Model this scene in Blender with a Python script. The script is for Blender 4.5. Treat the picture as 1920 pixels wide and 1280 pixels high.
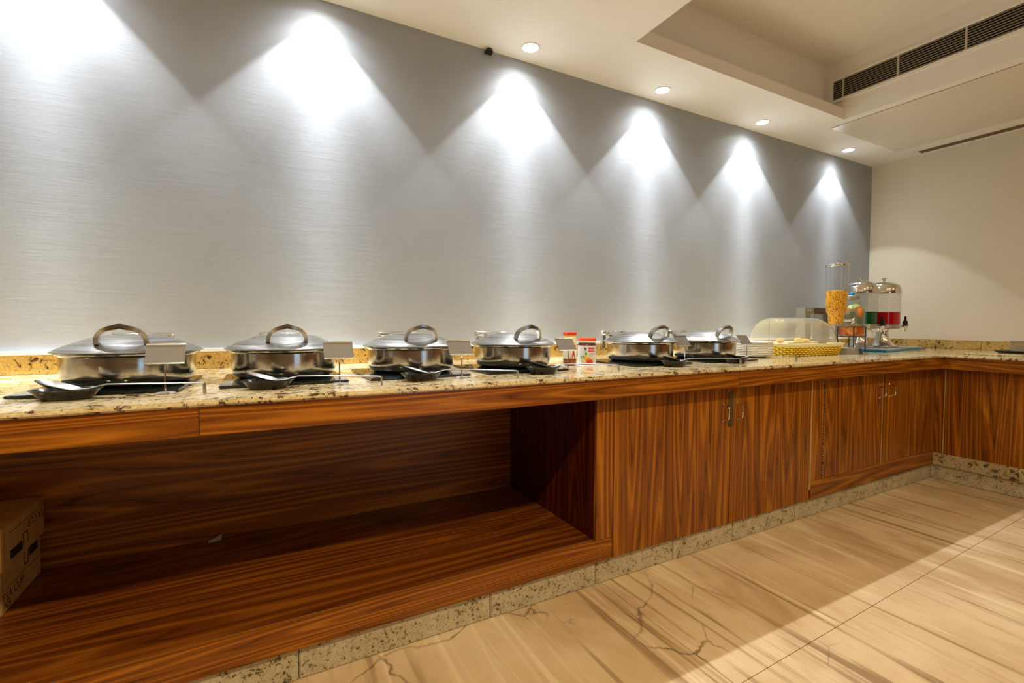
import bpy, bmesh, math, random
from mathutils import Vector, Matrix
random.seed(7)
PI = math.pi
for o in list(bpy.data.objects): bpy.data.objects.remove(o)
scene = bpy.context.scene
COL = scene.collection

# ------------------------------------------------------------------ camera
CAM_H = 1.0586; YAW = 0.4908; PITCH = 0.0377; ROLL = 0.0040; FPX = 887.6
cd = bpy.data.cameras.new('camera'); cam = bpy.data.objects.new('camera', cd); COL.objects.link(cam)
cd.sensor_width = 36.0; cd.lens = FPX * 36.0 / 1920.0; cd.clip_start = 0.02
r0 = Vector((math.cos(YAW), -math.sin(YAW), 0)); f0 = Vector((math.sin(YAW), math.cos(YAW), 0)); u0 = Vector((0, 0, 1))
F = f0 * math.cos(PITCH) - u0 * math.sin(PITCH); U = f0 * math.sin(PITCH) + u0 * math.cos(PITCH)
Rc = r0 * math.cos(ROLL) + U * math.sin(ROLL); Uc = -r0 * math.sin(ROLL) + U * math.cos(ROLL)
M = Matrix((Rc, Uc, -F)).transposed().to_4x4(); M.translation = Vector((0, 0, CAM_H))
cam.matrix_world = M
scene.camera = cam

# ------------------------------------------------------------------ world, view
w = bpy.data.worlds.new('world'); scene.world = w; w.use_nodes = True
bg = w.node_tree.nodes['Background']; bg.inputs[0].default_value = (0.62, 0.78, 1.0, 1); bg.inputs[1].default_value = 1.5
vs = scene.view_settings
vs.view_transform = 'Standard'; vs.look = 'None'; vs.gamma = 1.0; vs.use_curve_mapping = False; vs.exposure = 0.12

# light levels
WASH_W = 27.0       # wall-washing downlight energy factor
ROOM_W = 66.0       # warm room downlights
WARM = (1.0, 0.78, 0.48)

# ------------------------------------------------------------------ dimensions (metres)
W = 2.425; R = 5.196; CEIL = 2.5664
XL = -2.6; YN = -2.6                      # left wall, rear wall
ZT = 0.86; ZGB = 0.8444; ZFB = 0.768
YG = 1.4186; XG = 4.024                   # granite front edges
YC = 1.488; XC = 4.0935                   # cabinet fronts
YP = 1.502; XP = 4.107                    # plinth fronts
ZP = 0.0994; ZS = 0.186
YBS = 2.405; XBS = 5.176; ZBS = 0.934
XO = 1.18; YB = 2.2204
LIPY = 1.972; LIPX = 3.816; LIPZ = 2.644; RECY = 2.1127; C2 = 3.011; RECX0 = 1.799; RECY0 = -1.3

# ------------------------------------------------------------------ materials
def newmat(name):
    m = bpy.data.materials.new(name); m.use_nodes = True
    nt = m.node_tree
    return m, nt, nt.nodes['Principled BSDF']
def N(nt, t, **kw):
    n = nt.nodes.new(t)
    for k, v in kw.items(): setattr(n, k, v)
    return n
def L(nt, a, b): nt.links.new(a, b)
def ramp(nt, fac, stops, interp='LINEAR'):
    r = N(nt, 'ShaderNodeValToRGB'); r.color_ramp.interpolation = interp
    el = r.color_ramp.elements
    while len(el) < len(stops): el.new(0.5)
    for e, (p, c) in zip(el, stops):
        e.position = p; e.color = (c[0], c[1], c[2], 1) if not isinstance(c, (int, float)) else (c, c, c, 1)
    L(nt, fac, r.inputs[0]); return r
def math_(nt, op, a, b=None, c=None):
    n = N(nt, 'ShaderNodeMath', operation=op)
    for i, v in enumerate((a, b, c)):
        if v is None: continue
        if isinstance(v, (int, float)): n.inputs[i].default_value = v
        else: L(nt, v, n.inputs[i])
    return n.outputs[0]
def mixc(nt, fac, a, b, mode='MIX'):
    n = N(nt, 'ShaderNodeMix', data_type='RGBA', blend_type=mode)
    for sock, v in ((n.inputs[0], fac), (n.inputs[6], a), (n.inputs[7], b)):
        if isinstance(v, (int, float)): sock.default_value = v
        elif isinstance(v, tuple): sock.default_value = (*v, 1) if len(v) == 3 else v
        else: L(nt, v, sock)
    return n.outputs[2]
def coords(nt, scale=(1, 1, 1), rnd=True, rot=(0, 0, 0)):
    tc = N(nt, 'ShaderNodeTexCoord'); mp = N(nt, 'ShaderNodeMapping')
    mp.inputs['Scale'].default_value = scale; mp.inputs['Rotation'].default_value = rot
    if rnd:
        oi = N(nt, 'ShaderNodeObjectInfo'); v = N(nt, 'ShaderNodeVectorMath', operation='MULTIPLY_ADD')
        cb = N(nt, 'ShaderNodeCombineXYZ')
        for i in range(3): L(nt, oi.outputs['Random'], cb.inputs[i])
        L(nt, cb.outputs[0], v.inputs[0]); v.inputs[1].default_value = (13.7, 17.1, 9.3)
        L(nt, tc.outputs['Object'], v.inputs[2]); L(nt, v.outputs[0], mp.inputs[0])
    else: L(nt, tc.outputs['Object'], mp.inputs[0])
    return mp.outputs[0]
def noise(nt, vec, scale, detail=3, rough=0.5, dist=0.0):
    n = N(nt, 'ShaderNodeTexNoise'); n.inputs['Scale'].default_value = scale; n.inputs['Detail'].default_value = detail
    n.inputs['Roughness'].default_value = rough; n.inputs['Distortion'].default_value = dist
    L(nt, vec, n.inputs['Vector']); return n.outputs['Fac']
def plain(name, col, rough=0.5, metal=0.0, spec=None, coat=0.0):
    m, nt, b = newmat(name)
    b.inputs['Base Color'].default_value = (*col, 1); b.inputs['Roughness'].default_value = rough; b.inputs['Metallic'].default_value = metal
    if spec is not None: b.inputs['Specular IOR Level'].default_value = spec
    if coat: b.inputs['Coat Weight'].default_value = coat; b.inputs['Coat Roughness'].default_value = 0.1
    return m
def bump(nt, b, h, strength=0.2, dist=0.002):
    n = N(nt, 'ShaderNodeBump'); n.inputs['Strength'].default_value = strength; n.inputs['Distance'].default_value = dist
    L(nt, h, n.inputs['Height']); L(nt, n.outputs[0], b.inputs['Normal'])

def wood(name, axis, light, mid, dark, rough=0.32, k=1.0):
    """printed laminate: cathedral contours of a stretched noise; axis = grain direction"""
    m, nt, b = newmat(name)
    q = 7.0 * k; sc = {'x': (0.36, q, q), 'z': (q, q, 0.36), 'y': (q, 0.36, q)}[axis]
    sf = {'x': (2.0, 120, 120), 'z': (120, 120, 2.0), 'y': (120, 2.0, 120)}[axis]
    v = coords(nt, sc); vf = coords(nt, sf)
    big = noise(nt, v, 1.0, 1.2, 0.4, 0.1)
    med = noise(nt, v, 3.2, 2.0, 0.5)
    fine = noise(nt, vf, 1.0, 2.0, 0.5)
    t = math_(nt, 'ADD', math_(nt, 'MULTIPLY', big, 13.0), math_(nt, 'MULTIPLY', med, 1.1))
    t = math_(nt, 'ADD', t, math_(nt, 'MULTIPLY', fine, 0.25))
    pp = math_(nt, 'PINGPONG', t, 0.5)
    s = math_(nt, 'MULTIPLY', pp, 2.0)
    s = math_(nt, 'ADD', math_(nt, 'MULTIPLY', s, 0.8), math_(nt, 'MULTIPLY', med, 0.3))
    r = ramp(nt, s, [(0.10, dark), (0.34, mid), (0.60, mid), (0.95, light)])
    c = mixc(nt, 0.35, r.outputs[0], ramp(nt, fine, [(0.3, 0.35), (0.65, 1.0)]).outputs[0], 'MULTIPLY')
    L(nt, c, b.inputs['Base Color'])
    b.inputs['Roughness'].default_value = rough; b.inputs['Specular IOR Level'].default_value = 0.35
    bump(nt, b, fine, 0.08, 0.0006)
    return m
LT, MD, DK = (0.45, 0.158, 0.009), (0.245, 0.071, 0.0046), (0.085, 0.019, 0.0022)
M_WX = wood('walnut_laminate_along', 'x', LT, MD, DK)
M_WZ = wood('walnut_laminate_upright', 'z', LT, MD, DK, 0.32, 1.35)
M_WY = wood('walnut_laminate_depth', 'y', LT, MD, DK)
M_FASX = wood('walnut_fascia_along', 'x', LT, MD, DK, 0.3, 1.9)
M_FASY = wood('walnut_fascia_depth', 'y', LT, MD, DK, 0.3, 1.9)
M_SHELF = wood('walnut_laminate_shaded', 'x', (0.28, 0.088, 0.008), (0.145, 0.036, 0.004), (0.038, 0.008, 0.0016), 0.28)  # walnut darkened: the bay's interior shade is put into the shelf colour
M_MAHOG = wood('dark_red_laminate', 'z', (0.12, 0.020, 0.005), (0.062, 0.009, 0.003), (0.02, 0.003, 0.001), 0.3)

def granite(name, base, tint, fleck, rough=0.12, amount=0.56, sc=1.0, spec=0.5):
    m, nt, b = newmat(name)
    v = coords(nt)
    a = noise(nt, v, 9 * sc, 4, 0.6, 0.4); f = noise(nt, v, 48 * sc, 4, 0.62, 0.6); g = noise(nt, v, 120 * sc, 2, 0.6)
    c = mixc(nt, ramp(nt, a, [(0.35, 0), (0.68, 1)]).outputs[0], base, tint)
    c = mixc(nt, ramp(nt, g, [(0.42, 0.0), (0.62, 0.5)]).outputs[0], c, tuple(x * 0.62 for x in tint))
    k = math_(nt, 'ADD', math_(nt, 'MULTIPLY', f, 0.75), math_(nt, 'MULTIPLY', a, 0.25))
    c = mixc(nt, ramp(nt, k, [(amount, 0), (amount + 0.06, 1)]).outputs[0], c, fleck)
    L(nt, c, b.inputs['Base Color']); b.inputs['Roughness'].default_value = rough
    b.inputs['Specular IOR Level'].default_value = spec
    return m
M_GRAN = granite('granite_polished', (0.80, 0.69, 0.44), (0.70, 0.55, 0.28), (0.10, 0.055, 0.04), 0.10, 0.53)
M_SPLASH = granite('granite_splash', (0.66, 0.47, 0.16), (0.52, 0.32, 0.08), (0.07, 0.03, 0.018), 0.25, 0.54)
M_PLINTH = granite('granite_rough', (0.60, 0.52, 0.35), (0.48, 0.39, 0.22), (0.08, 0.06, 0.028), 0.6, 0.545, 2.0)
M_BAND = granite('granite_band', (0.56, 0.46, 0.26), (0.44, 0.33, 0.15), (0.07, 0.05, 0.02), 0.4, 0.54, 0.9)

def paint(name, col, amp=0.04, rough=0.6, streak=False):
    m, nt, b = newmat(name)
    v = coords(nt, rnd=False)
    a = noise(nt, v, 2.2, 4, 0.6)
    lo = tuple(c * (1 - amp) for c in col); hi = tuple(min(1, c * (1 + amp)) for c in col)
    L(nt, ramp(nt, a, [(0.3, lo), (0.7, hi)]).outputs[0], b.inputs['Base Color'])
    b.inputs['Roughness'].default_value = rough; b.inputs['Specular IOR Level'].default_value = 0.25
    vb = coords(nt, (6, 6, 60) if streak else (30, 30, 30), rnd=False)
    bump(nt, b, noise(nt, vb, 1.0, 3, 0.6), 0.25, 0.002)
    return m
M_WALL = paint('grey_wall_paint', (0.37, 0.395, 0.425), 0.05, 0.55, True)
M_CREAM = paint('cream_wall_paint', (0.80, 0.725, 0.59), 0.02)
M_CEIL = paint('ceiling_paint', (0.88, 0.84, 0.76), 0.012)
M_REAR = paint('brown_wall_paint', (0.20, 0.15, 0.10), 0.05)
M_CURTAIN = plain('yellow_curtain', (0.75, 0.42, 0.03), 0.8)
M_GLOSSCEIL = paint('ceiling_panel_gloss', (0.76, 0.70, 0.58), 0.01, 0.16)
M_TRIMW = plain('white_trim', (0.85, 0.86, 0.88), 0.4)

def marble():
    m, nt, b = newmat('beige_marble_tile')
    v = coords(nt, (2.6, 0.22, 1), False, (0, 0, math.radians(4)))
    vf = coords(nt, (17, 0.7, 1), False, (0, 0, math.radians(4)))
    v0 = coords(nt, (1, 1, 1), False)
    big = noise(nt, v, 1.6, 3, 0.55, 0.6); st = noise(nt, vf, 1.0, 4, 0.6, 0.5); cl = noise(nt, v0, 2.3, 5, 0.6, 0.3)
    c = mixc(nt, ramp(nt, cl, [(0.35, 0), (0.65, 1)]).outputs[0], (0.56, 0.41, 0.235), (0.68, 0.535, 0.34))
    brown = ramp(nt, noise(nt, coords(nt, (1.3, 0.55, 1), False, (0, 0, math.radians(4))), 1.7, 4, 0.6, 0.7), [(0.50, 0), (0.60, 1)]).outputs[0]
    c = mixc(nt, math_(nt, 'MULTIPLY', brown, 0.55), c, (0.42, 0.275, 0.135))
    zone = ramp(nt, big, [(0.44, 0), (0.56, 1)]).outputs[0]
    dk = ramp(nt, st, [(0.36, 1), (0.45, 0)]).outputs[0]
    c = mixc(nt, math_(nt, 'MULTIPLY', math_(nt, 'MULTIPLY', dk, math_(nt, 'MULTIPLY_ADD', zone, 0.85, 0.15)), 0.8), c, (0.22, 0.13, 0.055))
    lt_ = ramp(nt, st, [(0.58, 0), (0.66, 1)]).outputs[0]
    c = mixc(nt, math_(nt, 'MULTIPLY', lt_, 0.55), c, (0.82, 0.70, 0.48))
    vo = N(nt, 'ShaderNodeTexVoronoi', feature='DISTANCE_TO_EDGE'); vo.inputs['Scale'].default_value = 2.4
    dm = N(nt, 'ShaderNodeVectorMath', operation='ADD'); nz = N(nt, 'ShaderNodeTexNoise'); nz.inputs['Scale'].default_value = 5.0; nz.inputs['Detail'].default_value = 5
    sv = N(nt, 'ShaderNodeVectorMath', operation='SCALE'); sv.inputs[3].default_value = 0.11
    L(nt, v0, nz.inputs['Vector']); L(nt, nz.outputs['Color'], sv.inputs[0]); L(nt, v0, dm.inputs[0]); L(nt, sv.outputs[0], dm.inputs[1]); L(nt, dm.outputs[0], vo.inputs['Vector'])
    crack = ramp(nt, vo.outputs['Distance'], [(0.0, 1), (0.009, 0)]).outputs[0]
    sep = N(nt, 'ShaderNodeSeparateXYZ'); L(nt, v0, sep.inputs[0])
    mask = ramp(nt, math_(nt, 'MULTIPLY', sep.outputs[0], 0.4), [(0.58, 1), (0.7, 0)]).outputs[0]
    mask = math_(nt, 'MULTIPLY', mask, ramp(nt, noise(nt, v0, 3.0, 2), [(0.44, 0), (0.58, 1)]).outputs[0])
    c = mixc(nt, math_(nt, 'MULTIPLY', crack, math_(nt, 'MULTIPLY', mask, 0.8)), c, (0.09, 0.05, 0.02))
    L(nt, c, b.inputs['Base Color']); b.inputs['Roughness'].default_value = 0.22; b.inputs['Specular IOR Level'].default_value = 0.4
    return m
M_MARBLE = marble()
M_GROUT = plain('dark_grout', (0.12, 0.08, 0.04), 0.9)

def steel(name, col=(0.54, 0.515, 0.475), rough=0.16, brush=True):
    m, nt, b = newmat(name)
    b.inputs['Base Color'].default_value = (*col, 1); b.inputs['Metallic'].default_value = 1.0; b.inputs['Roughness'].default_value = rough
    if brush:
        n = noise(nt, coords(nt, (4, 4, 220)), 1.0, 2, 0.5)
        L(nt, ramp(nt, n, [(0.3, rough * 0.75), (0.7, rough * 1.35)]).outputs[0], b.inputs['Roughness'])
    return m
M_STEEL = steel('brushed_steel', rough=0.15)
M_LID = steel('satin_steel_lid', (0.55, 0.545, 0.53), 0.27)
M_HANDLE = steel('handle_steel', (0.42, 0.40, 0.37), 0.24, False)
M_CHROME = steel('chrome', (0.78, 0.76, 0.72), 0.08, False)
M_PLATE_METAL = steel('dull_steel', (0.50, 0.48, 0.44), 0.38)
M_SPOON = steel('worn_spoon_steel', (0.34, 0.335, 0.32), 0.36, False)
M_CARDH = plain('grey_card_holder', (0.22, 0.205, 0.185), 0.42, 0.4)
M_BLACKGLASS = plain('black_glass', (0.008, 0.012, 0.011), 0.06, 0, 0.6)
M_BLACK = plain('black_plastic', (0.012, 0.012, 0.011), 0.3)
M_BLACKWIRE = plain('black_wire', (0.01, 0.01, 0.01), 0.45)
M_MELAMINE = plain('black_melamine', (0.014, 0.013, 0.012), 0.22)
M_GREYPL = plain('grey_plastic', (0.30, 0.28, 0.27), 0.45)
M_PORC = plain('white_porcelain', (0.82, 0.80, 0.74), 0.15)
M_BRASS = plain('brass_edging', (0.62, 0.47, 0.20), 0.4, 0.3)
M_DARKGAP = plain('dark_gap', (0.006, 0.003, 0.002), 0.9)
M_YELLOW = plain('yellow_wicker', (0.98, 0.72, 0.05), 0.26)
M_PALE = plain('pale_yellow_plastic', (0.90, 0.82, 0.48), 0.35)
M_WHITE = plain('white_plastic', (0.8, 0.8, 0.76), 0.4)
M_RED = plain('red_enamel_lid', (0.72, 0.045, 0.02), 0.25)
M_ORANGERED = plain('orange_red_lid', (0.82, 0.10, 0.02), 0.25)
M_BLUE = plain('blue_film', (0.0, 0.23, 0.46), 0.12)
M_GREEN_LIQ = plain('green_juice', (0.0, 0.065, 0.014), 0.06)
M_RED_LIQ = plain('red_juice', (0.42, 0.0, 0.004), 0.06)
M_HOLE = plain('vent_dark', (0.012, 0.009, 0.005), 0.9)
M_SLAT = plain('vent_slat', (0.52, 0.46, 0.34), 0.5)
M_SLOT = plain('slot_brown', (0.13, 0.085, 0.035), 0.6)
M_BROWN = plain('brown_socket', (0.12, 0.08, 0.03), 0.5)
M_INK = plain('dark_brown_ink', (0.025, 0.008, 0.004), 0.8)
M_BREAD = plain('bread_crust', (0.80, 0.55, 0.18), 0.6)
M_CREAMFOOD = plain('cream_filling', (0.86, 0.78, 0.52), 0.5)
M_ORANGE = plain('orange_fruit', (0.80, 0.22, 0.015), 0.35)
M_ORANGELIQ = plain('orange_infusion', (0.62, 0.13, 0.008), 0.1)
M_LIME = plain('lime_rind', (0.30, 0.50, 0.04), 0.4)
M_LIMEIN = plain('lime_flesh', (0.62, 0.72, 0.30), 0.4)
M_LABEL = plain('white_paper_label', (0.66, 0.68, 0.72), 0.5)
M_HONEY = plain('honey', (0.36, 0.085, 0.006), 0.12)
M_JAM = plain('dark_jam', (0.13, 0.008, 0.006), 0.1)
M_SKIN = plain('print_skin', (0.62, 0.36, 0.22), 0.6)
M_PRED = plain('print_red', (0.62, 0.015, 0.03), 0.5)
M_PBLACK = plain('print_black', (0.015, 0.01, 0.01), 0.6)
M_PYEL = plain('print_yellow', (0.80, 0.50, 0.03), 0.5)
M_PGREEN = plain('print_green', (0.06, 0.28, 0.05), 0.5)
M_PBLUE = plain('print_blue', (0.02, 0.14, 0.40), 0.5)
M_PORA = plain('print_orange', (0.80, 0.30, 0.04), 0.5)
M_PWHITE = plain('print_white', (0.82, 0.80, 0.78), 0.5)
M_PPEACH = plain('print_peach', (0.80, 0.55, 0.36), 0.5)
M_PGREY = plain('print_grey', (0.30, 0.29, 0.28), 0.5)

def clear(name, tint=(1, 1, 1), haze=0.0, rough=0.03, f0_=0.04):
    m, nt, b = newmat(name)
    nt.nodes.remove(b); out = nt.nodes['Material Output']
    tr = N(nt, 'ShaderNodeBsdfTransparent'); tr.inputs[0].default_value = (*tint, 1)
    gl = N(nt, 'ShaderNodeBsdfGlossy'); gl.inputs['Roughness'].default_value = rough
    lw = N(nt, 'ShaderNodeLayerWeight'); lw.inputs[0].default_value = 0.5
    fr = N(nt, 'ShaderNodeMath', operation='MULTIPLY_ADD'); L(nt, math_(nt, 'POWER', lw.outputs['Facing'], 3.5), fr.inputs[0]); fr.inputs[1].default_value = 0.75; fr.inputs[2].default_value = f0_
    a = N(nt, 'ShaderNodeMixShader'); L(nt, fr.outputs[0], a.inputs[0]); L(nt, tr.outputs[0], a.inputs[1]); L(nt, gl.outputs[0], a.inputs[2])
    if haze:
        df = N(nt, 'ShaderNodeBsdfDiffuse'); df.inputs[0].default_value = (0.85, 0.8, 0.7, 1)
        c = N(nt, 'ShaderNodeMixShader'); c.inputs[0].default_value = haze
        L(nt, a.outputs[0], c.inputs[1]); L(nt, df.outputs[0], c.inputs[2]); L(nt, c.outputs[0], out.inputs[0])
    else: L(nt, a.outputs[0], out.inputs[0])
    return m
M_ACRYL = clear('clear_acrylic', (0.97, 0.97, 0.96))
M_GLASS = clear('clear_glass', (0.93, 0.96, 0.93))
M_COVER = clear('hazy_clear_cover', (0.97, 0.95, 0.90), 0.11, 0.06, 0.08)
M_FROST = clear('frosted_acrylic', (0.95, 0.95, 0.95), 0.14, 0.08)

def cornflakes():
    m, nt, b = newmat('corn_flakes')
    v = coords(nt, rnd=False); vo = N(nt, 'ShaderNodeTexVoronoi'); vo.inputs['Scale'].default_value = 120; L(nt, v, vo.inputs['Vector'])
    n = noise(nt, v, 60, 4, 0.6, 1.0)
    s = math_(nt, 'ADD', math_(nt, 'MULTIPLY', vo.outputs['Distance'], 0.5), math_(nt, 'MULTIPLY', n, 0.6))
    L(nt, ramp(nt, s, [(0.42, (0.97, 0.58, 0.014)), (0.56, (0.90, 0.42, 0.009)), (0.70, (0.34, 0.08, 0.003))]).outputs[0], b.inputs['Base Color'])
    b.inputs['Roughness'].default_value = 0.5; bump(nt, b, s, 0.4, 0.003)
    return m
M_FLAKE = cornflakes()

def cardboard():
    m, nt, b = newmat('corrugated_cardboard')
    v = coords(nt, rnd=False); sp = N(nt, 'ShaderNodeSeparateXYZ'); L(nt, v, sp.inputs[0])
    s = math_(nt, 'SINE', math_(nt, 'MULTIPLY', math_(nt, 'ADD', sp.outputs[1], sp.outputs[0]), 2 * PI / 0.0125))
    n = noise(nt, v, 30, 3)
    t = math_(nt, 'ADD', math_(nt, 'MULTIPLY', s, 0.3), math_(nt, 'MULTIPLY', n, 0.8))
    L(nt, ramp(nt, t, [(0.1, (0.40, 0.23, 0.065)), (0.6, (0.66, 0.42, 0.13))]).outputs[0], b.inputs['Base Color'])
    b.inputs['Roughness'].default_value = 0.8; bump(nt, b, s, 0.3, 0.001)
    return m
M_CARD = cardboard()
def emit(name, col, s):
    m, nt, b = newmat(name); nt.nodes.remove(b)
    e = N(nt, 'ShaderNodeEmission'); e.inputs[0].default_value = (*col, 1); e.inputs[1].default_value = s
    L(nt, e.outputs[0], nt.nodes['Material Output'].inputs[0]); return m
M_LAMP = emit('lamp_glow', (1.0, 0.97, 0.90), 14.0)
M_LAMPWARM = emit('lamp_glow_warm', (1.0, 0.85, 0.6), 14.0)

# ------------------------------------------------------------------ mesh helpers
class MB:
    def __init__(s): s.v = []; s.f = []
    def add(s, v, f):
        o = len(s.v); s.v += [tuple(p) for p in v]; s.f += [tuple(i + o for i in q) for q in f]; return s
    def box(s, a, b):
        (x0, y0, z0), (x1, y1, z1) = a, b
        return s.add([(x0, y0, z0), (x1, y0, z0), (x1, y1, z0), (x0, y1, z0), (x0, y0, z1), (x1, y0, z1), (x1, y1, z1), (x0, y1, z1)],
                     [(0, 3, 2, 1), (4, 5, 6, 7), (0, 1, 5, 4), (1, 2, 6, 5), (2, 3, 7, 6), (3, 0, 4, 7)])
    def prism(s, poly, z0, z1):
        n = len(poly)
        return s.add([(x, y, z0) for x, y in poly] + [(x, y, z1) for x, y in poly],
                     [tuple(range(n - 1, -1, -1)), tuple(range(n, 2 * n))] + [(i, (i + 1) % n, n + (i + 1) % n, n + i) for i in range(n)])
    def hexa(s, p):   # 8 points bottom ring then top ring
        return s.add(p, [(0, 3, 2, 1), (4, 5, 6, 7), (0, 1, 5, 4), (1, 2, 6, 5), (2, 3, 7, 6), (3, 0, 4, 7)])
    def lathe(s, prof, n=32, c=(0, 0), sx=1, sy=1):
        vs_, fs = [], []
        for (r, z) in prof:
            for i in range(n):
                a = 2 * PI * i / n; vs_.append((c[0] + r * sx * math.cos(a), c[1] + r * sy * math.sin(a), z))
        for k in range(len(prof) - 1):
            for i in range(n):
                j = (i + 1) % n; fs.append((k * n + i, k * n + j, (k + 1) * n + j, (k + 1) * n + i))
        if prof[0][0] > 1e-6: fs.append(tuple(range(n - 1, -1, -1)))
        if prof[-1][0] > 1e-6: fs.append(tuple(range((len(prof) - 1) * n, len(prof) * n)))
        return s.add(vs_, fs)
    def shell(s, prof, n=32, c=(0, 0)):     # open surface
        vs_, fs = [], []
        for (r, z) in prof:
            for i in range(n):
                a = 2 * PI * i / n; vs_.append((c[0] + r * math.cos(a), c[1] + r * math.sin(a), z))
        for k in range(len(prof) - 1):
            for i in range(n):
                j = (i + 1) % n; fs.append((k * n + i, k * n + j, (k + 1) * n + j, (k + 1) * n + i))
        return s.add(vs_, fs)
    def tube(s, pts, r, n=8, flat=None):
        pts = [Vector(p) for p in pts]; rings = []
        rr = r if isinstance(r, (list, tuple)) else [r] * len(pts)
        up = None
        for i, p in enumerate(pts):
            t = ((pts[min(i + 1, len(pts) - 1)] - pts[max(i - 1, 0)])).normalized()
            if up is None:
                up = Vector((0, 0, 1)) if abs(t.z) < 0.9 else Vector((0, 1, 0))
            a = t.cross(up).normalized(); b_ = a.cross(t).normalized(); up = b_
            k = (1, 1) if flat is None else flat
            rings.append([p + a * math.cos(2 * PI * j / n) * rr[i] * k[0] + b_ * math.sin(2 * PI * j / n) * rr[i] * k[1] for j in range(n)])
        vs_ = [v for g in rings for v in g]; fs = []
        for k in range(len(pts) - 1):
            for j in range(n):
                q = (j + 1) % n; fs.append((k * n + j, k * n + q, (k + 1) * n + q, (k + 1) * n + j))
        fs.append(tuple(range(n - 1, -1, -1))); fs.append(tuple(range((len(pts) - 1) * n, len(pts) * n)))
        return s.add(vs_, fs)
    def sphere(s, c, r, n=12, m=8, sq=(1, 1, 1)):
        prof = [(r * math.sin(PI * k / m), -r * math.cos(PI * k / m)) for k in range(m + 1)]
        t = MB(); t.lathe([(max(a, 1e-5), z) for a, z in prof], n)
        return s.add([(c[0] + x * sq[0], c[1] + y * sq[1], c[2] + z * sq[2]) for x, y, z in t.v], t.f)
    def xf(s, m):
        s.v = [tuple(m @ Vector(p)) for p in s.v]; return s

def props(o, label=None, cat=None, group=None, kind=None):
    if label: o['label'] = label
    if cat: o['category'] = cat
    if group: o['group'] = group
    if kind: o['kind'] = kind
    return o
def obj(name, mb, mat, parent=None, smooth=False, bev=0.0, org=None, kind=None):
    """mb in world coords; when parented, coords are taken relative to the root empty"""
    root = parent
    while root is not None and root.parent is not None: root = root.parent
    off = Vector(org) if org else (root.location.copy() if root else Vector((0, 0, 0)))
    me = bpy.data.meshes.new(name)
    me.from_pydata([tuple(Vector(p) - off) for p in mb.v], [], mb.f)
    bm = bmesh.new(); bm.from_mesh(me)
    bmesh.ops.remove_doubles(bm, verts=bm.verts, dist=1e-6)
    bmesh.ops.recalc_face_normals(bm, faces=bm.faces)
    if bev > 0:
        ed = [e for e in bm.edges if len(e.link_faces) == 2 and e.calc_face_angle(0) > 0.6]
        bmesh.ops.bevel(bm, geom=ed, offset=bev, segments=2, affect='EDGES', clamp_overlap=True)
    bm.to_mesh(me); bm.free()
    me.materials.append(mat)
    if smooth:
        for p in me.polygons: p.use_smooth = True
        try: me.set_sharp_from_angle(angle=math.radians(38))
        except Exception: pass
    o = bpy.data.objects.new(name, me); COL.objects.link(o)
    if parent is not None: o.parent = parent
    elif org: o.location = off
    if kind: o['kind'] = kind
    return o
def thing(name, loc, label, cat, group=None):
    e = bpy.data.objects.new(name, None); e.location = loc; e.empty_display_size = 0.05; COL.objects.link(e)
    return props(e, label, cat, group)
def copy_tree(o, parent=None):
    c = o.copy(); COL.objects.link(c); c.parent = parent
    for ch in [x for x in bpy.data.objects if x.parent == o]: copy_tree(ch, c)
    return c
def text_mb(txt, size, ext=0.0):
    cu = bpy.data.curves.new('t', 'FONT'); cu.body = txt; cu.size = size; cu.align_x = 'CENTER'; cu.align_y = 'CENTER'; cu.extrude = ext
    o = bpy.data.objects.new('t', cu); COL.objects.link(o)
    bpy.context.view_layer.update()
    me = o.evaluated_get(bpy.context.evaluated_depsgraph_get()).to_mesh()
    mb = MB().add([tuple(v.co) for v in me.vertices], [tuple(p.vertices) for p in me.polygons])
    bpy.data.objects.remove(o); bpy.data.curves.remove(cu); return mb

# ================================================================== SETTING
def struct(name, mb, mat, **k): return props(obj(name, mb, mat, **k), kind='structure')

# floor: screed with marble tiles laid on it
floor = struct('floor', MB().box((XL, YN, -0.06), (R, W, -0.012)), M_GROUT)
def jy(k, x): return 0.845 + 0.0265 * x - k * 0.90      # joint lines run slightly askew
rows = [(W + 0.3, None)]
tile_x = {0: [XL, -1.55, 1.222, 3.975, R], 1: [XL, -2.1, 0.66, 3.41, R], 2: [XL, -1.2, 1.55, 4.3, R], 3: [XL, -2.0, 0.8, 3.5, R], 4: [XL, -1.4, 1.3, 4.0, R], 5: [XL, -1.9, 0.9, 3.6, R], 6: [XL, -1.5, 1.2, 4.0, R]}
g = 0.0014
for k in range(7):
    xs = tile_x[k]
    for i in range(len(xs) - 1):
        a, b = xs[i] + g, xs[i + 1] - g
        lo = lambda x: max(jy(k, x) + g, YN + 0.001); hi = (lambda x: W - 0.001) if k == 0 else (lambda x: jy(k - 1, x) - g)
        if hi(a) - lo(a) < 0.02: continue
        obj('tile', MB().prism([(a, lo(a)), (b, lo(b)), (b, hi(b)), (a, hi(a))], -0.012, 0.0), M_MARBLE, floor)

struct('wall_back', MB().box((XL - 0.12, W, -0.06), (R + 0.12, W + 0.12, CEIL + 0.6)), M_WALL)
struct('wall_right', MB().box((R, YN, -0.06), (R + 0.12, W, CEIL + 0.6)), M_CREAM)
struct('wall_left', MB().box((XL - 0.12, YN, -0.06), (XL, W, CEIL + 0.6)), M_REAR)
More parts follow.
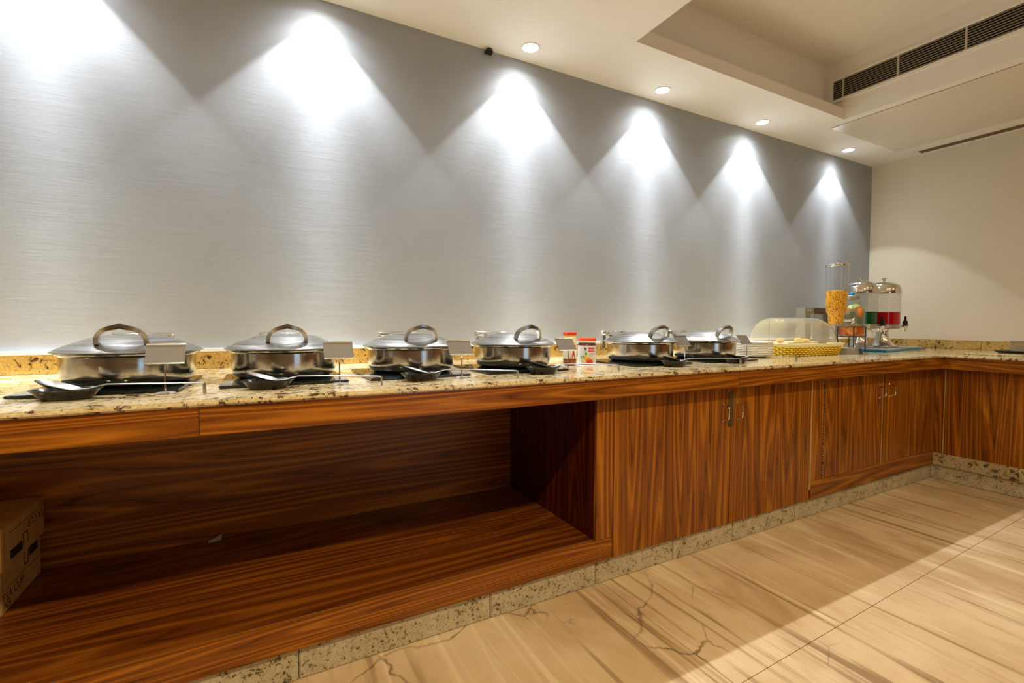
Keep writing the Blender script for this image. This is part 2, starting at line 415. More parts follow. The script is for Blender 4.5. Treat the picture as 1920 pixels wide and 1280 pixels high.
# rear wall with one glazed opening
WX0, WX1, WZ0, WZ1 = 1.35, 2.45, 0.05, 2.3
rw = MB()
rw.box((XL - 0.12, YN - 0.12, -0.06), (WX0, YN, CEIL + 0.6)); rw.box((WX1, YN - 0.12, -0.06), (R + 0.12, YN, CEIL + 0.6))
rw.box((WX0, YN - 0.12, -0.06), (WX1, YN, WZ0)); rw.box((WX0, YN - 0.12, WZ1), (WX1, YN, CEIL + 0.6))
struct('wall_rear', rw, M_REAR)
win = struct('window_1', MB().box((WX0, YN - 0.08, WZ0), (WX1, YN - 0.03, WZ0 + 0.05)).box((WX0, YN - 0.08, WZ1 - 0.05), (WX1, YN - 0.03, WZ1))
    .box((WX0, YN - 0.08, WZ0 + .05), (WX0 + 0.05, YN - 0.03, WZ1 - .05)).box((WX1 - 0.05, YN - 0.08, WZ0 + .05), (WX1, YN - 0.03, WZ1 - .05))
    .box(((WX0 + WX1) / 2 - 0.03, YN - 0.08, WZ0 + .05), ((WX0 + WX1) / 2 + 0.03, YN - 0.03, WZ1 - .05)), M_WZ)
for a, b in ((WX0 + .05, (WX0 + WX1) / 2 - .03), ((WX0 + WX1) / 2 + .03, WX1 - .05)):
    obj('pane', MB().box((a, YN - 0.058, WZ0 + .05), (b, YN - 0.052, WZ1 - .05)), M_GLASS, win)

cu = thing('curtain', (2.62, YN + 0.06, 0.02), 'yellow curtain beside the glazed door behind the viewer', 'curtain')
cm = MB()
for i in range(10):
    xa = 2.48 + i * 0.03; d0 = 0.045 if i % 2 else 0.02; d1 = 0.02 if i % 2 else 0.045
    cm.hexa([(xa, YN + d0, 0.02), (xa + 0.03, YN + d1, 0.02), (xa + 0.03, YN + d1 + 0.006, 0.02), (xa, YN + d0 + 0.006, 0.02), (xa, YN + d0, 2.3), (xa + 0.03, YN + d1, 2.3), (xa + 0.03, YN + d1 + 0.006, 2.3), (xa, YN + d0 + 0.006, 2.3)])
obj('fabric', cm, M_CURTAIN, cu)
obj('rod', MB().tube([(2.44, YN + 0.03, 2.31), (2.82, YN + 0.03, 2.31)], 0.010, 10), M_PLATE_METAL, cu, True)
# ceiling: soffit with a recess; lip, recess walls, upper ceiling
ce = MB()
T0 = CEIL; T1 = LIPZ
ce.box((XL, YN, T0), (RECX0, W, T1)); ce.box((LIPX, YN, T0), (R, W, T1))
ce.box((RECX0, LIPY, T0), (LIPX, W, T0 + 0.03)); ce.box((RECX0, LIPY, T0 + 0.03), (LIPX, LIPY + 0.035, T1))
ce.box((RECX0, YN, T0), (LIPX, RECY0, T1))
struct('ceiling', ce, M_CEIL)
rc = MB()
rc.box((RECX0 - 0.16, RECY0 - 0.1, C2), (LIPX + 0.05, RECY + 0.05, C2 + 0.05))            # upper ceiling
rc.box((RECX0 - 0.16, RECY, T0 + 0.03), (LIPX + 0.05, RECY + 0.05, C2))                     # recess wall towards the grey wall
rc.box((LIPX, RECY0 - 0.05, T1), (LIPX + 0.05, RECY, C2))                                   # recess wall with the grille
rc.box((RECX0 - 0.21, RECY0 - 0.05, T1), (RECX0 - 0.16, RECY, C2)); rc.box((RECX0 - 0.16, RECY0 - 0.1, T1), (LIPX, RECY0 - 0.05, C2))
struct('trim_1', rc, M_CEIL)
# white strip over the backsplash
struct('trim_2', MB().box((XL, W - 0.024, ZBS), (R, W, ZBS + 0.0135)), M_TRIMW)
# flush access panel in the soffit
ap = struct('trim_3', MB().box((3.895, 0.2, CEIL - 0.004), (4.90, 2.106, CEIL)), M_GLOSSCEIL)
obj('shadow_gap', MB().box((3.892, 0.19, CEIL - 0.0015), (3.895, 2.110, CEIL)).box((3.895, 2.106, CEIL - 0.0015), (4.89, 2.110, CEIL)), M_SLOT, ap)

# ================================================================== LIGHT FITTINGS
def wash_light(name, loc):
    d = bpy.data.lights.new(name, 'SPOT'); d.energy = WASH_W; d.spot_size = math.radians(150); d.spot_blend = 0.0
    d.shadow_soft_size = 0.012; d.color = (0.95, 0.98, 1.0); d.use_nodes = True
    nt = d.node_tree; em = nt.nodes['Emission']
    tc = N(nt, 'ShaderNodeTexCoord'); sp = N(nt, 'ShaderNodeSeparateXYZ'); L(nt, tc.outputs['Normal'], sp.inputs[0])
    ang = math_(nt, 'ARCCOSINE', math_(nt, 'ABSOLUTE', sp.outputs[2]))
    deg = math_(nt, 'MULTIPLY', ang, 1.0 / math.radians(90))
    rp = ramp(nt, deg, [(0.0, 1.0), (5 / 90, 0.90), (8 / 90, 0.52), (11.5 / 90, 0.34), (16 / 90, 0.215), (21 / 90, 0.165), (26 / 90, 0.155), (31 / 90, 0.155), (37 / 90, 0.125), (40.7 / 90, 0.095), (42.6 / 90, 0.026), (58 / 90, 0.006), (74 / 90, 0.0)])
    L(nt, math_(nt, 'MULTIPLY', rp.outputs[0], 15.0), em.inputs['Strength'])
    o = bpy.data.objects.new(name, d); o.location = loc; COL.objects.link(o); return o
def downlight(x, y, z, label, warm=False, power=None, group='ceiling downlights'):
    t = thing('downlight', (x, y, z), label, 'light', group)
    ring = MB(); n = 28; prof = [(0.041, 0.0), (0.043, -0.004), (0.050, -0.004), (0.051, 0.0)]
    obj('trim_ring', ring.shell([(r_, z + h) for r_, h in prof], n, (x, y)), M_TRIMW, t, True)
    obj('lamp_glass', MB().lathe([(0.041, z - 0.001), (0.038, z - 0.0045)], n, (x, y)), M_LAMPWARM if warm else M_LAMP, t)
    if warm:
        d = bpy.data.lights.new('warm_beam', 'SPOT'); d.energy = power or ROOM_W; d.spot_size = math.radians(150); d.spot_blend = 0.5; d.color = WARM; d.shadow_soft_size = 0.03
        o = bpy.data.objects.new('warm_beam', d); COL.objects.link(o); o.location = (0, 0, -0.012)
    else:
        o = wash_light('wash_beam', (0, 0, -0.012))
    o.parent = t
    return t
LX = [-1.72, -0.70, 0.27, 1.331, 2.315, 3.332, 4.504]
LN = {1.331: 'round downlight nearest the viewer along the grey wall', 2.315: 'second visible round downlight along the grey wall',
      3.332: 'third visible round downlight along the grey wall, below the ceiling recess', 4.504: 'farthest round downlight, near the corner with the cream wall'}
for x in LX:
    dl = downlight(x, 2.288, CEIL, LN.get(x, 'round downlight over the grey wall, out of the picture to the left'))
    if x > 4: [setattr(c.data, 'energy', WASH_W * 0.6) for c in dl.children if c.type == 'LIGHT']
for i, (x, y, z) in enumerate([(-1.6, -0.16, CEIL), (-0.4, -0.16, CEIL), (0.9, -0.16, CEIL), (2.3, -0.5, C2), (3.4, -0.5, C2), (4.55, -0.16, CEIL), (-0.8, -1.6, CEIL), (0.9, -1.6, CEIL), (2.6, -1.6, CEIL), (4.3, -1.6, CEIL)]):  # the rearmost row of four is added to raise overall room brightness
    downlight(x, y, z, 'unseen warm round downlight in the room ceiling behind the viewer', True, ROOM_W * (1.25, 1.25, 1.25, 0.9, 0.4, 0.25, 0.3, 0.3, 0.3, 0.3)[i], 'warm room downlights')

# air grille in the recess wall
gy0, gy1, gz0, gz1 = -0.6, 2.051, 2.728, 2.866
t = thing('air_grille', (LIPX, 0.7, gz0), 'long slatted air grille in the ceiling recess', 'vent')
obj('duct_opening', MB().box((LIPX - 0.004, gy0, gz0), (LIPX + 0.0005, gy1, gz1)), M_HOLE, t)
fr = MB().box((LIPX - 0.014, gy0 - 0.02, gz0 - 0.02), (LIPX, gy1 + 0.025, gz0)).box((LIPX - 0.014, gy0 - 0.02, gz1), (LIPX, gy1 + 0.025, gz1 + 0.018))
fr.box((LIPX - 0.014, gy1, gz0), (LIPX, gy1 + 0.025, gz1)).box((LIPX - 0.014, gy0 - 0.02, gz0), (LIPX, gy0, gz1))
obj('frame', fr, M_CEIL, t)
ns = 9
for i in range(ns):
    z = gz0 + (i + 0.5) * (gz1 - gz0) / ns
    obj('slat', MB().hexa([(LIPX - 0.012, gy0, z - 0.003), (LIPX - 0.012, gy1, z - 0.003), (LIPX - 0.004, gy1, z + 0.001), (LIPX - 0.004, gy0, z + 0.001),
                           (LIPX - 0.012, gy0, z), (LIPX - 0.012, gy1, z), (LIPX - 0.004, gy1, z + 0.004), (LIPX - 0.004, gy0, z + 0.004)]), M_SLAT, t)
for y in (1.982, 1.643, 1.295, 0.95, 0.6, 0.25, -0.1, -0.4):
    obj('mullion', MB().box((LIPX - 0.0145, y - 0.005, gz0), (LIPX - 0.003, y + 0.005, gz1)), M_SLAT, t)
# slot diffuser beside the cream wall
t = thing('slot_diffuser', (5.10, 1.2, CEIL), 'narrow brown slot diffuser in the ceiling along the cream wall', 'vent')
obj('slot', MB().box((5.058, -0.4, CEIL - 0.003), (5.145, 2.02, CEIL)), M_SLOT, t)
obj('frame', MB().box((5.040, -0.42, CEIL - 0.0032), (5.058, 2.05, CEIL)).box((5.145, -0.42, CEIL - 0.0032), (5.160, 2.05, CEIL)).box((5.058, 2.02, CEIL - 0.0032), (5.145, 2.05, CEIL)), M_CEIL, t)
# dark clip where ceiling meets wall
props(obj('cable_clip', MB().hexa([(1.115, 2.39, CEIL - .022), (1.155, 2.39, CEIL - .022), (1.16, W, CEIL - .026), (1.11, W, CEIL - .026), (1.125, 2.395, CEIL), (1.15, 2.395, CEIL), (1.15, W, CEIL), (1.125, W, CEIL)]), M_BLACK, bev=0.003),
      'tiny black clip where the grey wall meets the ceiling', 'clip')

# ================================================================== COUNTER
XA = -2.2   # left end of the counter
t = thing('granite_countertop', (1.0, 1.9, ZGB), 'polished beige granite countertop with dark flecks, turning the corner', 'countertop')
obj('slab', MB().prism([(XA, YG), (XG, YG), (XBS + 0.015, YBS + 0.015), (XA, YBS + 0.015)], ZGB, ZT), M_GRAN, t, bev=0.005)
obj('slab', MB().prism([(XG, -2.4), (XBS + 0.015, -2.4), (XBS + 0.015, YBS + 0.013), (XG + 0.0008, YG)], ZGB, ZT), M_GRAN, t, bev=0.005)
t = thing('backsplash', (0.5, YBS, ZT), 'yellow-beige granite backsplash strip along the grey wall', 'backsplash')
for a, b in ((XA, -0.9), (-0.898, 1.45), (1.452, 3.4), (3.402, XBS)):
    obj('slab', MB().box((a, YBS, ZT), (b, W - 0.0005, ZBS)), M_SPLASH, t, bev=0.002)
t = thing('backsplash', (XBS, 1.0, ZT), 'beige granite backsplash strip along the cream wall', 'backsplash')
for a, b in ((-2.4, -0.2), (-0.198, 1.592), (1.594, YBS)):
    obj('slab', MB().box((XBS, a, ZT), (R, b, ZBS)), M_SPLASH, t, bev=0.002)
# wooden fascia under the granite
FY = YG + 0.012
t = thing('counter_fascia', (1.0, FY, ZFB), 'long glossy walnut fascia under the granite of the buffet counter', 'fascia')
for a, b in ((XA, -0.139), (-0.1375, 1.96), (1.9615, XG + 0.012)):
    obj('board', MB().box((a, FY, ZFB), (b, FY + 0.018, ZGB)), M_FASX, t, bev=0.0012)
obj('soffit_board', MB().box((XA, FY + 0.018, ZFB), (XG + 0.02, YC - 0.0005, ZFB + 0.016)), M_WX, t)
FX = XG + 0.012
t = thing('counter_fascia', (FX, 0.4, ZFB), 'short walnut fascia under the granite by the cream wall', 'fascia')
obj('board', MB().box((FX, -2.4, ZFB), (FX + 0.018, FY + 0.018, ZGB)), M_FASY, t, bev=0.0012)
obj('soffit_board', MB().box((FX + 0.018, -2.4, ZFB), (XC - 0.0005, FY, ZFB + 0.016)), M_WY, t)

# open shelf unit
t = thing('open_shelf_unit', (0.0, YC, ZP), 'open walnut shelf bay under the chafing dishes', 'shelf')
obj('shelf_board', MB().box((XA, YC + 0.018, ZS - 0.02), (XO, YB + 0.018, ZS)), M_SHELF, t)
obj('front_rail', MB().box((XA, YC, ZP), (1.264, YC + 0.018, ZS + 0.0005)), M_FASX, t, bev=0.001)
obj('back_panel', MB().box((XA, YB, ZS), (XO, YB + 0.018, ZFB - 0.0005)), M_WX, t)
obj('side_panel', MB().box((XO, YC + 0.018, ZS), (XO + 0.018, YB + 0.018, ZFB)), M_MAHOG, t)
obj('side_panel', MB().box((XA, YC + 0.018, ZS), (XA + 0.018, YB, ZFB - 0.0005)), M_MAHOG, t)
obj('front_stile', MB().box((XO, YC, ZS + 0.001), (1.264, YC + 0.0175, ZFB - 0.0005)), M_WZ, t, bev=0.001)
obj('edge_tape', MB().box((XA, YC + 0.0165, ZS + 0.0003), (XO, YC + 0.0185, ZS + 0.0009)), plain('edge_tape', (0.26, 0.15, 0.07), 0.6), t)
wr = obj('worn_patch', MB().prism([(-0.70, 1.494), (-0.505, 1.494), (-0.50, 1.53), (-0.66, 1.52)], ZS + 0.0006, ZS + 0.0016), plain('bare_board', (0.42, 0.33, 0.17), 0.8), t)
wr['label'] = 'bare patch where laminate has chipped'

def handle(mbx, x, y, z0, z1):
    p = [(x, y, z1 + 0.012), (x, y - 0.006, z1 + 0.002), (x, y - 0.030, z1 - 0.004), (x, y - 0.034, z1 - 0.010), (x, y - 0.034, z0 + 0.010), (x, y - 0.030, z0 + 0.004), (x, y - 0.006, z0 - 0.002), (x, y, z0 - 0.012)]
    return mbx.tube(p, 0.0038, 8)
def door(t, x0, x1, z0, z1, hx, hz=(0.612, 0.676), mat=None):
    d_ = obj('door', MB().box((x0, YC, z0), (x1, YC + 0.018, z1)), mat or M_WZ, t, bev=0.0012)
    h = obj('handle', handle(MB(), hx, YC, *hz), M_CHROME, d_, True); h['label'] = 'chrome wire pull handle'
    return d_
# cabinet with full-height doors
t = thing('base_cabinet', (1.96, YC, ZP), 'walnut base cabinet with two tall doors, beside the open shelf bay', 'cabinet')
obj('carcass', MB().box((1.27, YC + 0.019, ZP), (2.64, YB, ZFB - 0.0005)), M_DARKGAP, t)
door(t, 1.267, 1.972, ZP + 0.001, ZFB - 0.0005, 1.925)
door(t, 1.985, 2.640, ZP + 0.001, ZFB - 0.0005, 2.022)
obj('meeting_strip', MB().box((1.9725, YC + 0.004, ZP), (1.9845, YC + 0.017, ZFB - 0.0005)), M_WZ, t)
ls = obj('lock_plate', MB().box((1.962, YC - 0.003, 0.575), (1.996, YC + 0.001, 0.735)), plain('tarnished_metal', (0.11, 0.075, 0.03), 0.5, 0.5), t); ls['label'] = 'tarnished metal strip between the doors'
e = obj('edging', MB().box((2.641, YC - 0.001, 0.17), (2.650, YC + 0.017, ZFB - 0.0005)), M_BRASS, t); e['label'] = 'pale bare door edge'
obj('hinge', MB().box((2.634, YC - 0.004, 0.16), (2.641, YC, 0.185)), M_BRASS, t)
# cabinet near the corner
t = thing('base_cabinet', (3.4, YC, ZP), 'walnut base cabinet with two shorter doors, next to the corner', 'cabinet')
obj('carcass', MB().box((2.66, YC + 0.019, ZP), (4.06, YB, ZFB - 0.0005)), M_DARKGAP, t)
obj('stile', MB().box((2.652, YC, 0.20), (2.757, YC + 0.018, ZFB - 0.0005)), M_WZ, t, bev=0.001)
door(t, 2.768, 3.398, 0.20, ZFB - 0.0005, 3.356, (0.622, 0.68))
door(t, 3.408, 4.035, 0.20, ZFB - 0.0005, 3.472, (0.622, 0.68))
obj('stile', MB().box((4.036, YC, 0.20), (XC + 0.001, YC + 0.018, ZFB - 0.0005)), M_WZ, t, bev=0.001)
obj('kick_board', MB().box((2.652, YC, ZP), (XC + 0.001, YC + 0.018, 0.199)), M_WX, t, bev=0.001)
e = obj('edging', MB().box((3.399, YC + 0.002, 0.20), (3.407, YC + 0.017, ZFB - 0.0005)), M_BRASS, t); e['label'] = 'pale bare door edge'
ph = MB()
for i in range(36):
    if i % 7 != 5: ph.box((2.758, YC - 0.002, 0.205 + i * 0.0155), (2.767, YC + 0.012, 0.205 + i * 0.0155 + 0.010))
h = obj('piano_hinge', ph, M_PLATE_METAL, t, kind='stuff'); h['label'] = 'tarnished piano hinge along the stile'
# right-hand run by the cream wall
t = thing('base_cabinet', (XC, 0.6, ZP), 'walnut base panel under the counter along the cream wall', 'cabinet')
obj('corner_filler', MB().box((XC, 1.435, ZS), (XC + 0.018, YC, ZFB - 0.0005)), M_WZ, t, bev=0.001)
obj('filler_edge', MB().box((XC - 0.001, 1.4305, ZS), (XC + 0.017, 1.435, ZFB - 0.0005)), M_BRASS, t)
obj('panel', MB().box((XC, -2.4, ZS), (XC + 0.018, 1.430, ZFB - 0.0005)), M_WZ, t, bev=0.001)
obj('carcass', MB().box((XC + 0.031, -2.4, ZS), (XBS, YC, ZFB - 0.0005)), M_DARKGAP, t)
# stone plinths
def rough_block(a, b, seed, mat, parent, name='stone_block'):
    rnd = random.Random(seed); (x0, y0, z0), (x1, y1, z1) = a, b
    return obj(name, MB().box(a, b), mat, parent, bev=0.003)
t = thing('plinth', (1.0, YP, 0), 'rough granite plinth along the foot of the buffet counter', 'plinth')
js = [XA, -0.55, 0.09, 0.719, 1.19, 1.626, 2.03, 2.536, 3.0, 3.414, XP + 0.02]
for i in range(len(js) - 1):
    rough_block((js[i] + 0.0012, YP + random.uniform(-0.0015, 0.0015), 0.0005), (js[i + 1] - 0.0012, YP + 0.05, ZP - 0.0005), i, M_PLINTH, t)
t = thing('plinth', (XP, 0.4, 0), 'rough granite plinth at the foot of the counter along the cream wall', 'plinth')
for a, b in ((-2.4, -1.2), (-1.1975, -0.1), (-0.0975, YP - 0.001)):
    rough_block((XP, a, 0.0005), (XP + 0.05, b, ZP - 0.0005), int(a * 10) + 90, M_PLINTH, t)
t = thing('stone_band', (XC, 0.4, ZP), 'second granite band above the plinth along the cream wall', 'skirting')
for a, b in ((-2.4, -0.6), (-0.598, YC - 0.001)):
    obj('slab', MB().box((XC - 0.001, a, ZP), (XC + 0.03, b, ZS)), M_BAND, t, bev=0.002)

# ================================================================== CHAFING DISHES
DISH_X = [-0.356, 0.083, 0.545, 1.012, 1.772, 2.262]; DISH_Y = 1.885
ZD = ZT + 0.009     # top of induction plate
def make_plate():
    t = thing('induction_plate', (0, 0, ZT), '', 'hotplate', 'induction plates under the chafing dishes')
    m = MB().box((-0.187, -0.20, ZT + 0.0015), (0.187, 0.195, ZD))
    obj('glass_top', m, M_BLACKGLASS, t, bev=0.003)
    for sx in (-1, 1):
        for sy in (-1, 1):
            obj('foot', MB().lathe([(0.012, ZT), (0.014, ZT + 0.002)], 12, (sx * 0.15, sy * 0.165)), M_BLACK, t)
    return t
def make_dish():
    t = thing('chafing_dish', (0, 0, ZD), '', 'chafing dish', 'round steel chafing dishes in a row')
    z = ZD
    body = [(0.002, z + 0.001), (0.140, z + 0.001), (0.152, z + 0.0035), (0.160, z + 0.009), (0.1655, z + 0.017), (0.1685, z + 0.028), (0.1697, z + 0.044), (0.1700, z + 0.070), (0.1702, z + 0.087), (0.174, z + 0.0915), (0.182, z + 0.0935), (0.183, z + 0.0965), (0.168, z + 0.0965), (0.164, z + 0.088), (0.160, z + 0.03), (0.002, z + 0.010)]
    obj('pan', MB().lathe(body, 72), M_STEEL, t, True)
    zl = z + 0.0980
    lidp = [(0.187, zl), (0.1905, zl + 0.002), (0.1905, zl + 0.0045), (0.186, zl + 0.006), (0.178, zl + 0.011), (0.155, zl + 0.022), (0.125, zl + 0.034), (0.10, zl + 0.0435), (0.082, zl + 0.0490), (0.066, zl + 0.0512), (0.03, zl + 0.0525), (0.002, zl + 0.053)]
    lid = obj('lid', MB().lathe(lidp, 72), M_LID, t, True)
    # arched front handle: flat strap leaning outwards
    pts = []; n = 14
    for i in range(n + 1):
        a = PI * i / n
        x = -0.058 * math.cos(a); hgt = 0.050 * (math.sin(a) ** 0.75) if math.sin(a) > 0 else 0
        if i == n // 2: hgt += 0.004
        pts.append((x, -0.128 - 0.022 * math.sin(a), zl + 0.027 + hgt))
    hb = MB()
    vs_, fs = [], []
    for i, p in enumerate(pts):
        a = PI * i / n; wv = 0.0095 + 0.003 * math.sin(a)
        dirn = Vector((-math.cos(a), -0.3 * math.sin(a), math.sin(a))).normalized() * (0.0058 + 0.0015 * math.sin(a) ** 4)
        for sy, so in ((-1, 1), (1, 1), (1, -1), (-1, -1)):
            vs_.append((p[0] + dirn.x * so, p[1] + sy * wv, p[2] + dirn.z * so))
    for i in range(n):
        for j in range(4):
            q = (j + 1) % 4; fs.append((i * 4 + j, i * 4 + q, (i + 1) * 4 + q, (i + 1) * 4 + j))
    fs += [(3, 2, 1, 0), (n * 4, n * 4 + 1, n * 4 + 2, n * 4 + 3)]
    hb.add(vs_, fs)
    h = obj('handle', hb, M_HANDLE, lid, True)
    gr = MB()
    for k in range(-3, 4):
        xx = k * 0.0055; zz = zl + 0.027 + 0.0505 - abs(k) * 0.0012
        gr.hexa([(xx - 0.0008 + k * .0006, -0.1655, zz - 0.006), (xx + 0.0008 + k * .0006, -0.1655, zz - 0.006), (xx + 0.0008 + k * .0006, -0.162, zz - 0.006), (xx - 0.0008 + k * .0006, -0.162, zz - 0.006),
                 (xx * 0.55 - 0.0008, -0.1655, zz + 0.001), (xx * 0.55 + 0.0008, -0.1655, zz + 0.001), (xx * 0.55 + 0.0008, -0.162, zz + 0.001), (xx * 0.55 - 0.0008, -0.162, zz + 0.001)])
    obj('grooves', gr, M_BLACK, lid)
    # rear hinge: bracket, roller and lid arm
    obj('hinge_bracket', MB().box((-0.082, 0.198, z + 0.05), (-0.060, 0.222, z + 0.130)).box((0.060, 0.198, z + 0.05), (0.082, 0.222, z + 0.130)).box((-0.082, 0.176, z + 0.045), (0.082, 0.222, z + 0.055)), M_STEEL, t, bev=0.002)
    rl = MB().lathe([(0.013, -0.088), (0.0145, -0.085), (0.0145, 0.085), (0.013, 0.088)], 18).xf(Matrix.Rotation(PI / 2, 4, 'Y')).xf(Matrix.Translation((0, 0.210, z + 0.138)))
    obj('hinge_roller', rl, M_CHROME, t, True)
    obj('hinge_arm', MB().hexa([(-0.045, 0.152, zl + 0.012), (0.045, 0.152, zl + 0.012), (0.045, 0.205, z + 0.128), (-0.045, 0.205, z + 0.128), (-0.045, 0.150, zl + 0.020), (0.045, 0.150, zl + 0.020), (0.045, 0.205, z + 0.150), (-0.045, 0.205, z + 0.150)]), M_STEEL, t, bev=0.002)
    return t
def make_tray():
    t = thing('spoon_rest', (0, 0, ZT), '', 'spoon rest', 'black oval spoon rests along the counter edge')
    prof = [(0.002, 0.001), (0.046, 0.001), (0.052, 0.004), (0.063, 0.017), (0.070, 0.0245), (0.0725, 0.0255), (0.0735, 0.0275), (0.070, 0.0275), (0.062, 0.0215), (0.050, 0.007), (0.045, 0.0045), (0.002, 0.0045)]
    obj('bowl', MB().lathe([(r_, ZT + h) for r_, h in prof], 40, (0, 0), 1.0, 0.70), M_MELAMINE, t, True)
    return t
def make_ladle(length, drop):
    """bowl at origin side, handle runs to +x"""
    t = thing('serving_spoon', (0, 0, ZT), '', 'spoon', 'steel serving spoons')
    sp = MB(); n, m = 16, 6
    vs_, fs = [], []
    for lay in (0, 1):
        for k in range(m + 1):
            rr = k / m
            for i in range(n):
                a = 2 * PI * i / n
                x = 0.048 * rr * math.cos(a) * (1.12 if math.cos(a) < 0 else 1.0); y = 0.031 * rr * math.sin(a)
                vs_.append((x, y, -0.013 * (1 - rr ** 2) - lay * 0.0016))
    for lay in (0, 1):
        o_ = lay * (m + 1) * n
        for k in range(m):
            for i in range(n):
                j = (i + 1) % n; fs.append((o_ + k * n + i, o_ + k * n + j, o_ + (k + 1) * n + j, o_ + (k + 1) * n + i))
    for i in range(n):
        j = (i + 1) % n; fs.append((m * n + i, m * n + j, (m + 1) * n + m * n + j, (m + 1) * n + m * n + i))
    sp.add(vs_, fs).xf(Matrix.Rotation(math.radians(17), 4, 'Y')).xf(Matrix.Translation((-0.012, 0, ZT + 0.037)))
    obj('bowl', sp, M_SPOON, t, True)
    hz = ZT + 0.036
    path = [(0.030, 0, ZT + 0.0265), (0.045, 0, ZT + 0.0255), (0.062, 0, ZT + 0.030), (0.085, 0, hz), (length * 0.5, 0, hz - 0.001), (length - 0.018, 0, ZT + drop + 0.006), (length - 0.006, 0, ZT + drop + 0.004)]
    obj('handle', MB().tube(path, [0.004, 0.004, 0.0035, 0.0032, 0.0034, 0.0042, 0.0045], 8, (1.4, 0.6)), M_SPOON, t, True)
    ztip = ZT + 0.0015
    obj('hook', MB().hexa([(length - 0.008, -0.0075, ztip), (length - 0.002, -0.0075, ztip), (length - 0.002, 0.0075, ztip), (length - 0.008, 0.0075, ztip),
                           (length - 0.0085, -0.0055, ZT + drop + 0.006), (length - 0.003, -0.0055, ZT + drop + 0.006), (length - 0.003, 0.0055, ZT + drop + 0.006), (length - 0.0085, 0.0055, ZT + drop + 0.006)]), M_PLATE_METAL, t, bev=0.0015)
    return t
def make_stand():
    t = thing('label_stand', (0, 0, ZT), '', 'label stand', 'small steel label stands')
    obj('base', MB().lathe([(0.024, ZT), (0.0245, ZT + 0.0015), (0.023, ZT + 0.003), (0.004, ZT + 0.0045)], 28), M_PLATE_METAL, t, True)
    obj('stem', MB().tube([(0, 0, ZT + 0.003), (0, 0, ZT + 0.076), (0, 0.006, ZT + 0.086), (0, 0.016, ZT + 0.093)], 0.0024, 8), M_CHROME, t, True)
    y0, z0, y1, z1 = 0.000, ZT + 0.084, 0.038, ZT + 0.136
    hw = 0.046
    obj('card_holder', MB().hexa([(-hw, y0, z0), (hw, y0, z0), (hw, y0 + 0.0015, z0 - 0.001), (-hw, y0 + 0.0015, z0 - 0.001), (-hw, y1, z1), (hw, y1, z1), (hw, y1 + 0.0015, z1 - 0.001), (-hw, y1 + 0.0015, z1 - 0.001)]), M_CARDH, t)
    obj('rolled_edge', MB().tube([(-hw, y1, z1), (hw, y1, z1)], 0.0026, 8), M_CHROME, t, True)
    obj('rolled_edge', MB().tube([(-hw, y0, z0), (hw, y0, z0)], 0.0024, 8), M_CHROME, t, True)
    return t
plate0, dish0, tray0, stand0 = make_plate(), make_dish(), make_tray(), make_stand()
PLATE_X = [-0.378, 0.078, 0.520, 0.968, 1.715, 2.225]
TRAY = [(-0.437, 1.603), (0.022, 1.603), (0.497, 1.600), (1.000, 1.603), (1.728, 1.606), (2.172, 1.606)]
STAND = [(-0.2330, 1.615), (0.229, 1.615), (0.655, 1.615), (1.179, 1.69), (1.985, 1.775), (2.4915, 1.775)]
LEND = [(-0.136, 1.552), (0.341, 1.518), (0.829, 1.508), (1.332, 1.54), (2.120, 1.543), (2.553, 1.525)]
TURN = [0.02, 0.0, -0.01, 0.015, 0.03, 0.03]
near = ['at the left end of the buffet', 'second from the left', 'third from the left', 'just left of the jam jars', 'just right of the jam jars', 'next to the stack of white plates']
for i in range(6):
    for proto, x, y, z, label in ((plate0, PLATE_X[i], 1.846, ZT, 'black glass induction plate under the chafing dish ' + near[i]),
                                  (dish0, DISH_X[i], DISH_Y, ZD, 'round steel chafing dish with arched lid handle, ' + near[i]),
                                  (tray0, TRAY[i][0], TRAY[i][1], ZT, 'black oval spoon rest by the chafing dish ' + near[i]),
                                  (stand0, STAND[i][0], STAND[i][1], ZT, 'steel label stand beside the chafing dish ' + near[i])):
        o = proto if i == 0 else copy_tree(proto)
        o.location = (x, y, z); o['label'] = label
        if proto is dish0: o.rotation_euler.z = TURN[i]
        if proto is plate0: o.rotation_euler.z = [-0.06, 0.0, 0.0, 0.0, 0.02, 0.02][i]
    a = Vector(TRAY[i]); b = Vector(LEND[i]); dv = b - a
    s = make_ladle(dv.length + 0.006, [0.026, 0.024, 0.022, 0.022, 0.022, 0.022][i])
    s.location = (a.x, a.y, ZT); s.rotation_euler.z = math.atan2(dv.y, dv.x); s['label'] = 'steel serving spoon of the chafing dish ' + near[i]

# ================================================================== JAM JARS
def wrap(mb, c, r, phi0):
    """flat print (x right, y up) wrapped on a cylinder round c facing angle phi0"""
    out = MB(); vv = []
    for x, y, z in mb.v:
        a = phi0 + x / r; vv.append((c[0] + (r + z) * math.cos(a), c[1] + (r + z) * math.sin(a), y))
    return out.add(vv, mb.f)
def disc(cx, cy, rx, ry=None, n=16, z=0.0006):
    ry = ry or rx
    m = MB(); return m.add([(cx + rx * math.cos(2 * PI * i / n), cy + ry * math.sin(2 * PI * i / n), z) for i in range(n)], [tuple(range(n))])
def rect(x0, y0, x1, y1, z=0.0005, n=6):
    m = MB(); vs_ = []; fs = []
    for i in range(n + 1):
        x = x0 + (x1 - x0) * i / n; vs_ += [(x, y0, z), (x, y1, z)]
    for i in range(n): fs.append((2 * i, 2 * i + 2, 2 * i + 3, 2 * i + 1))
    return m.add(vs_, fs)
def poly(p, z=0.0007): return MB().add([(x, y, z) for x, y in p], [tuple(range(len(p)))])
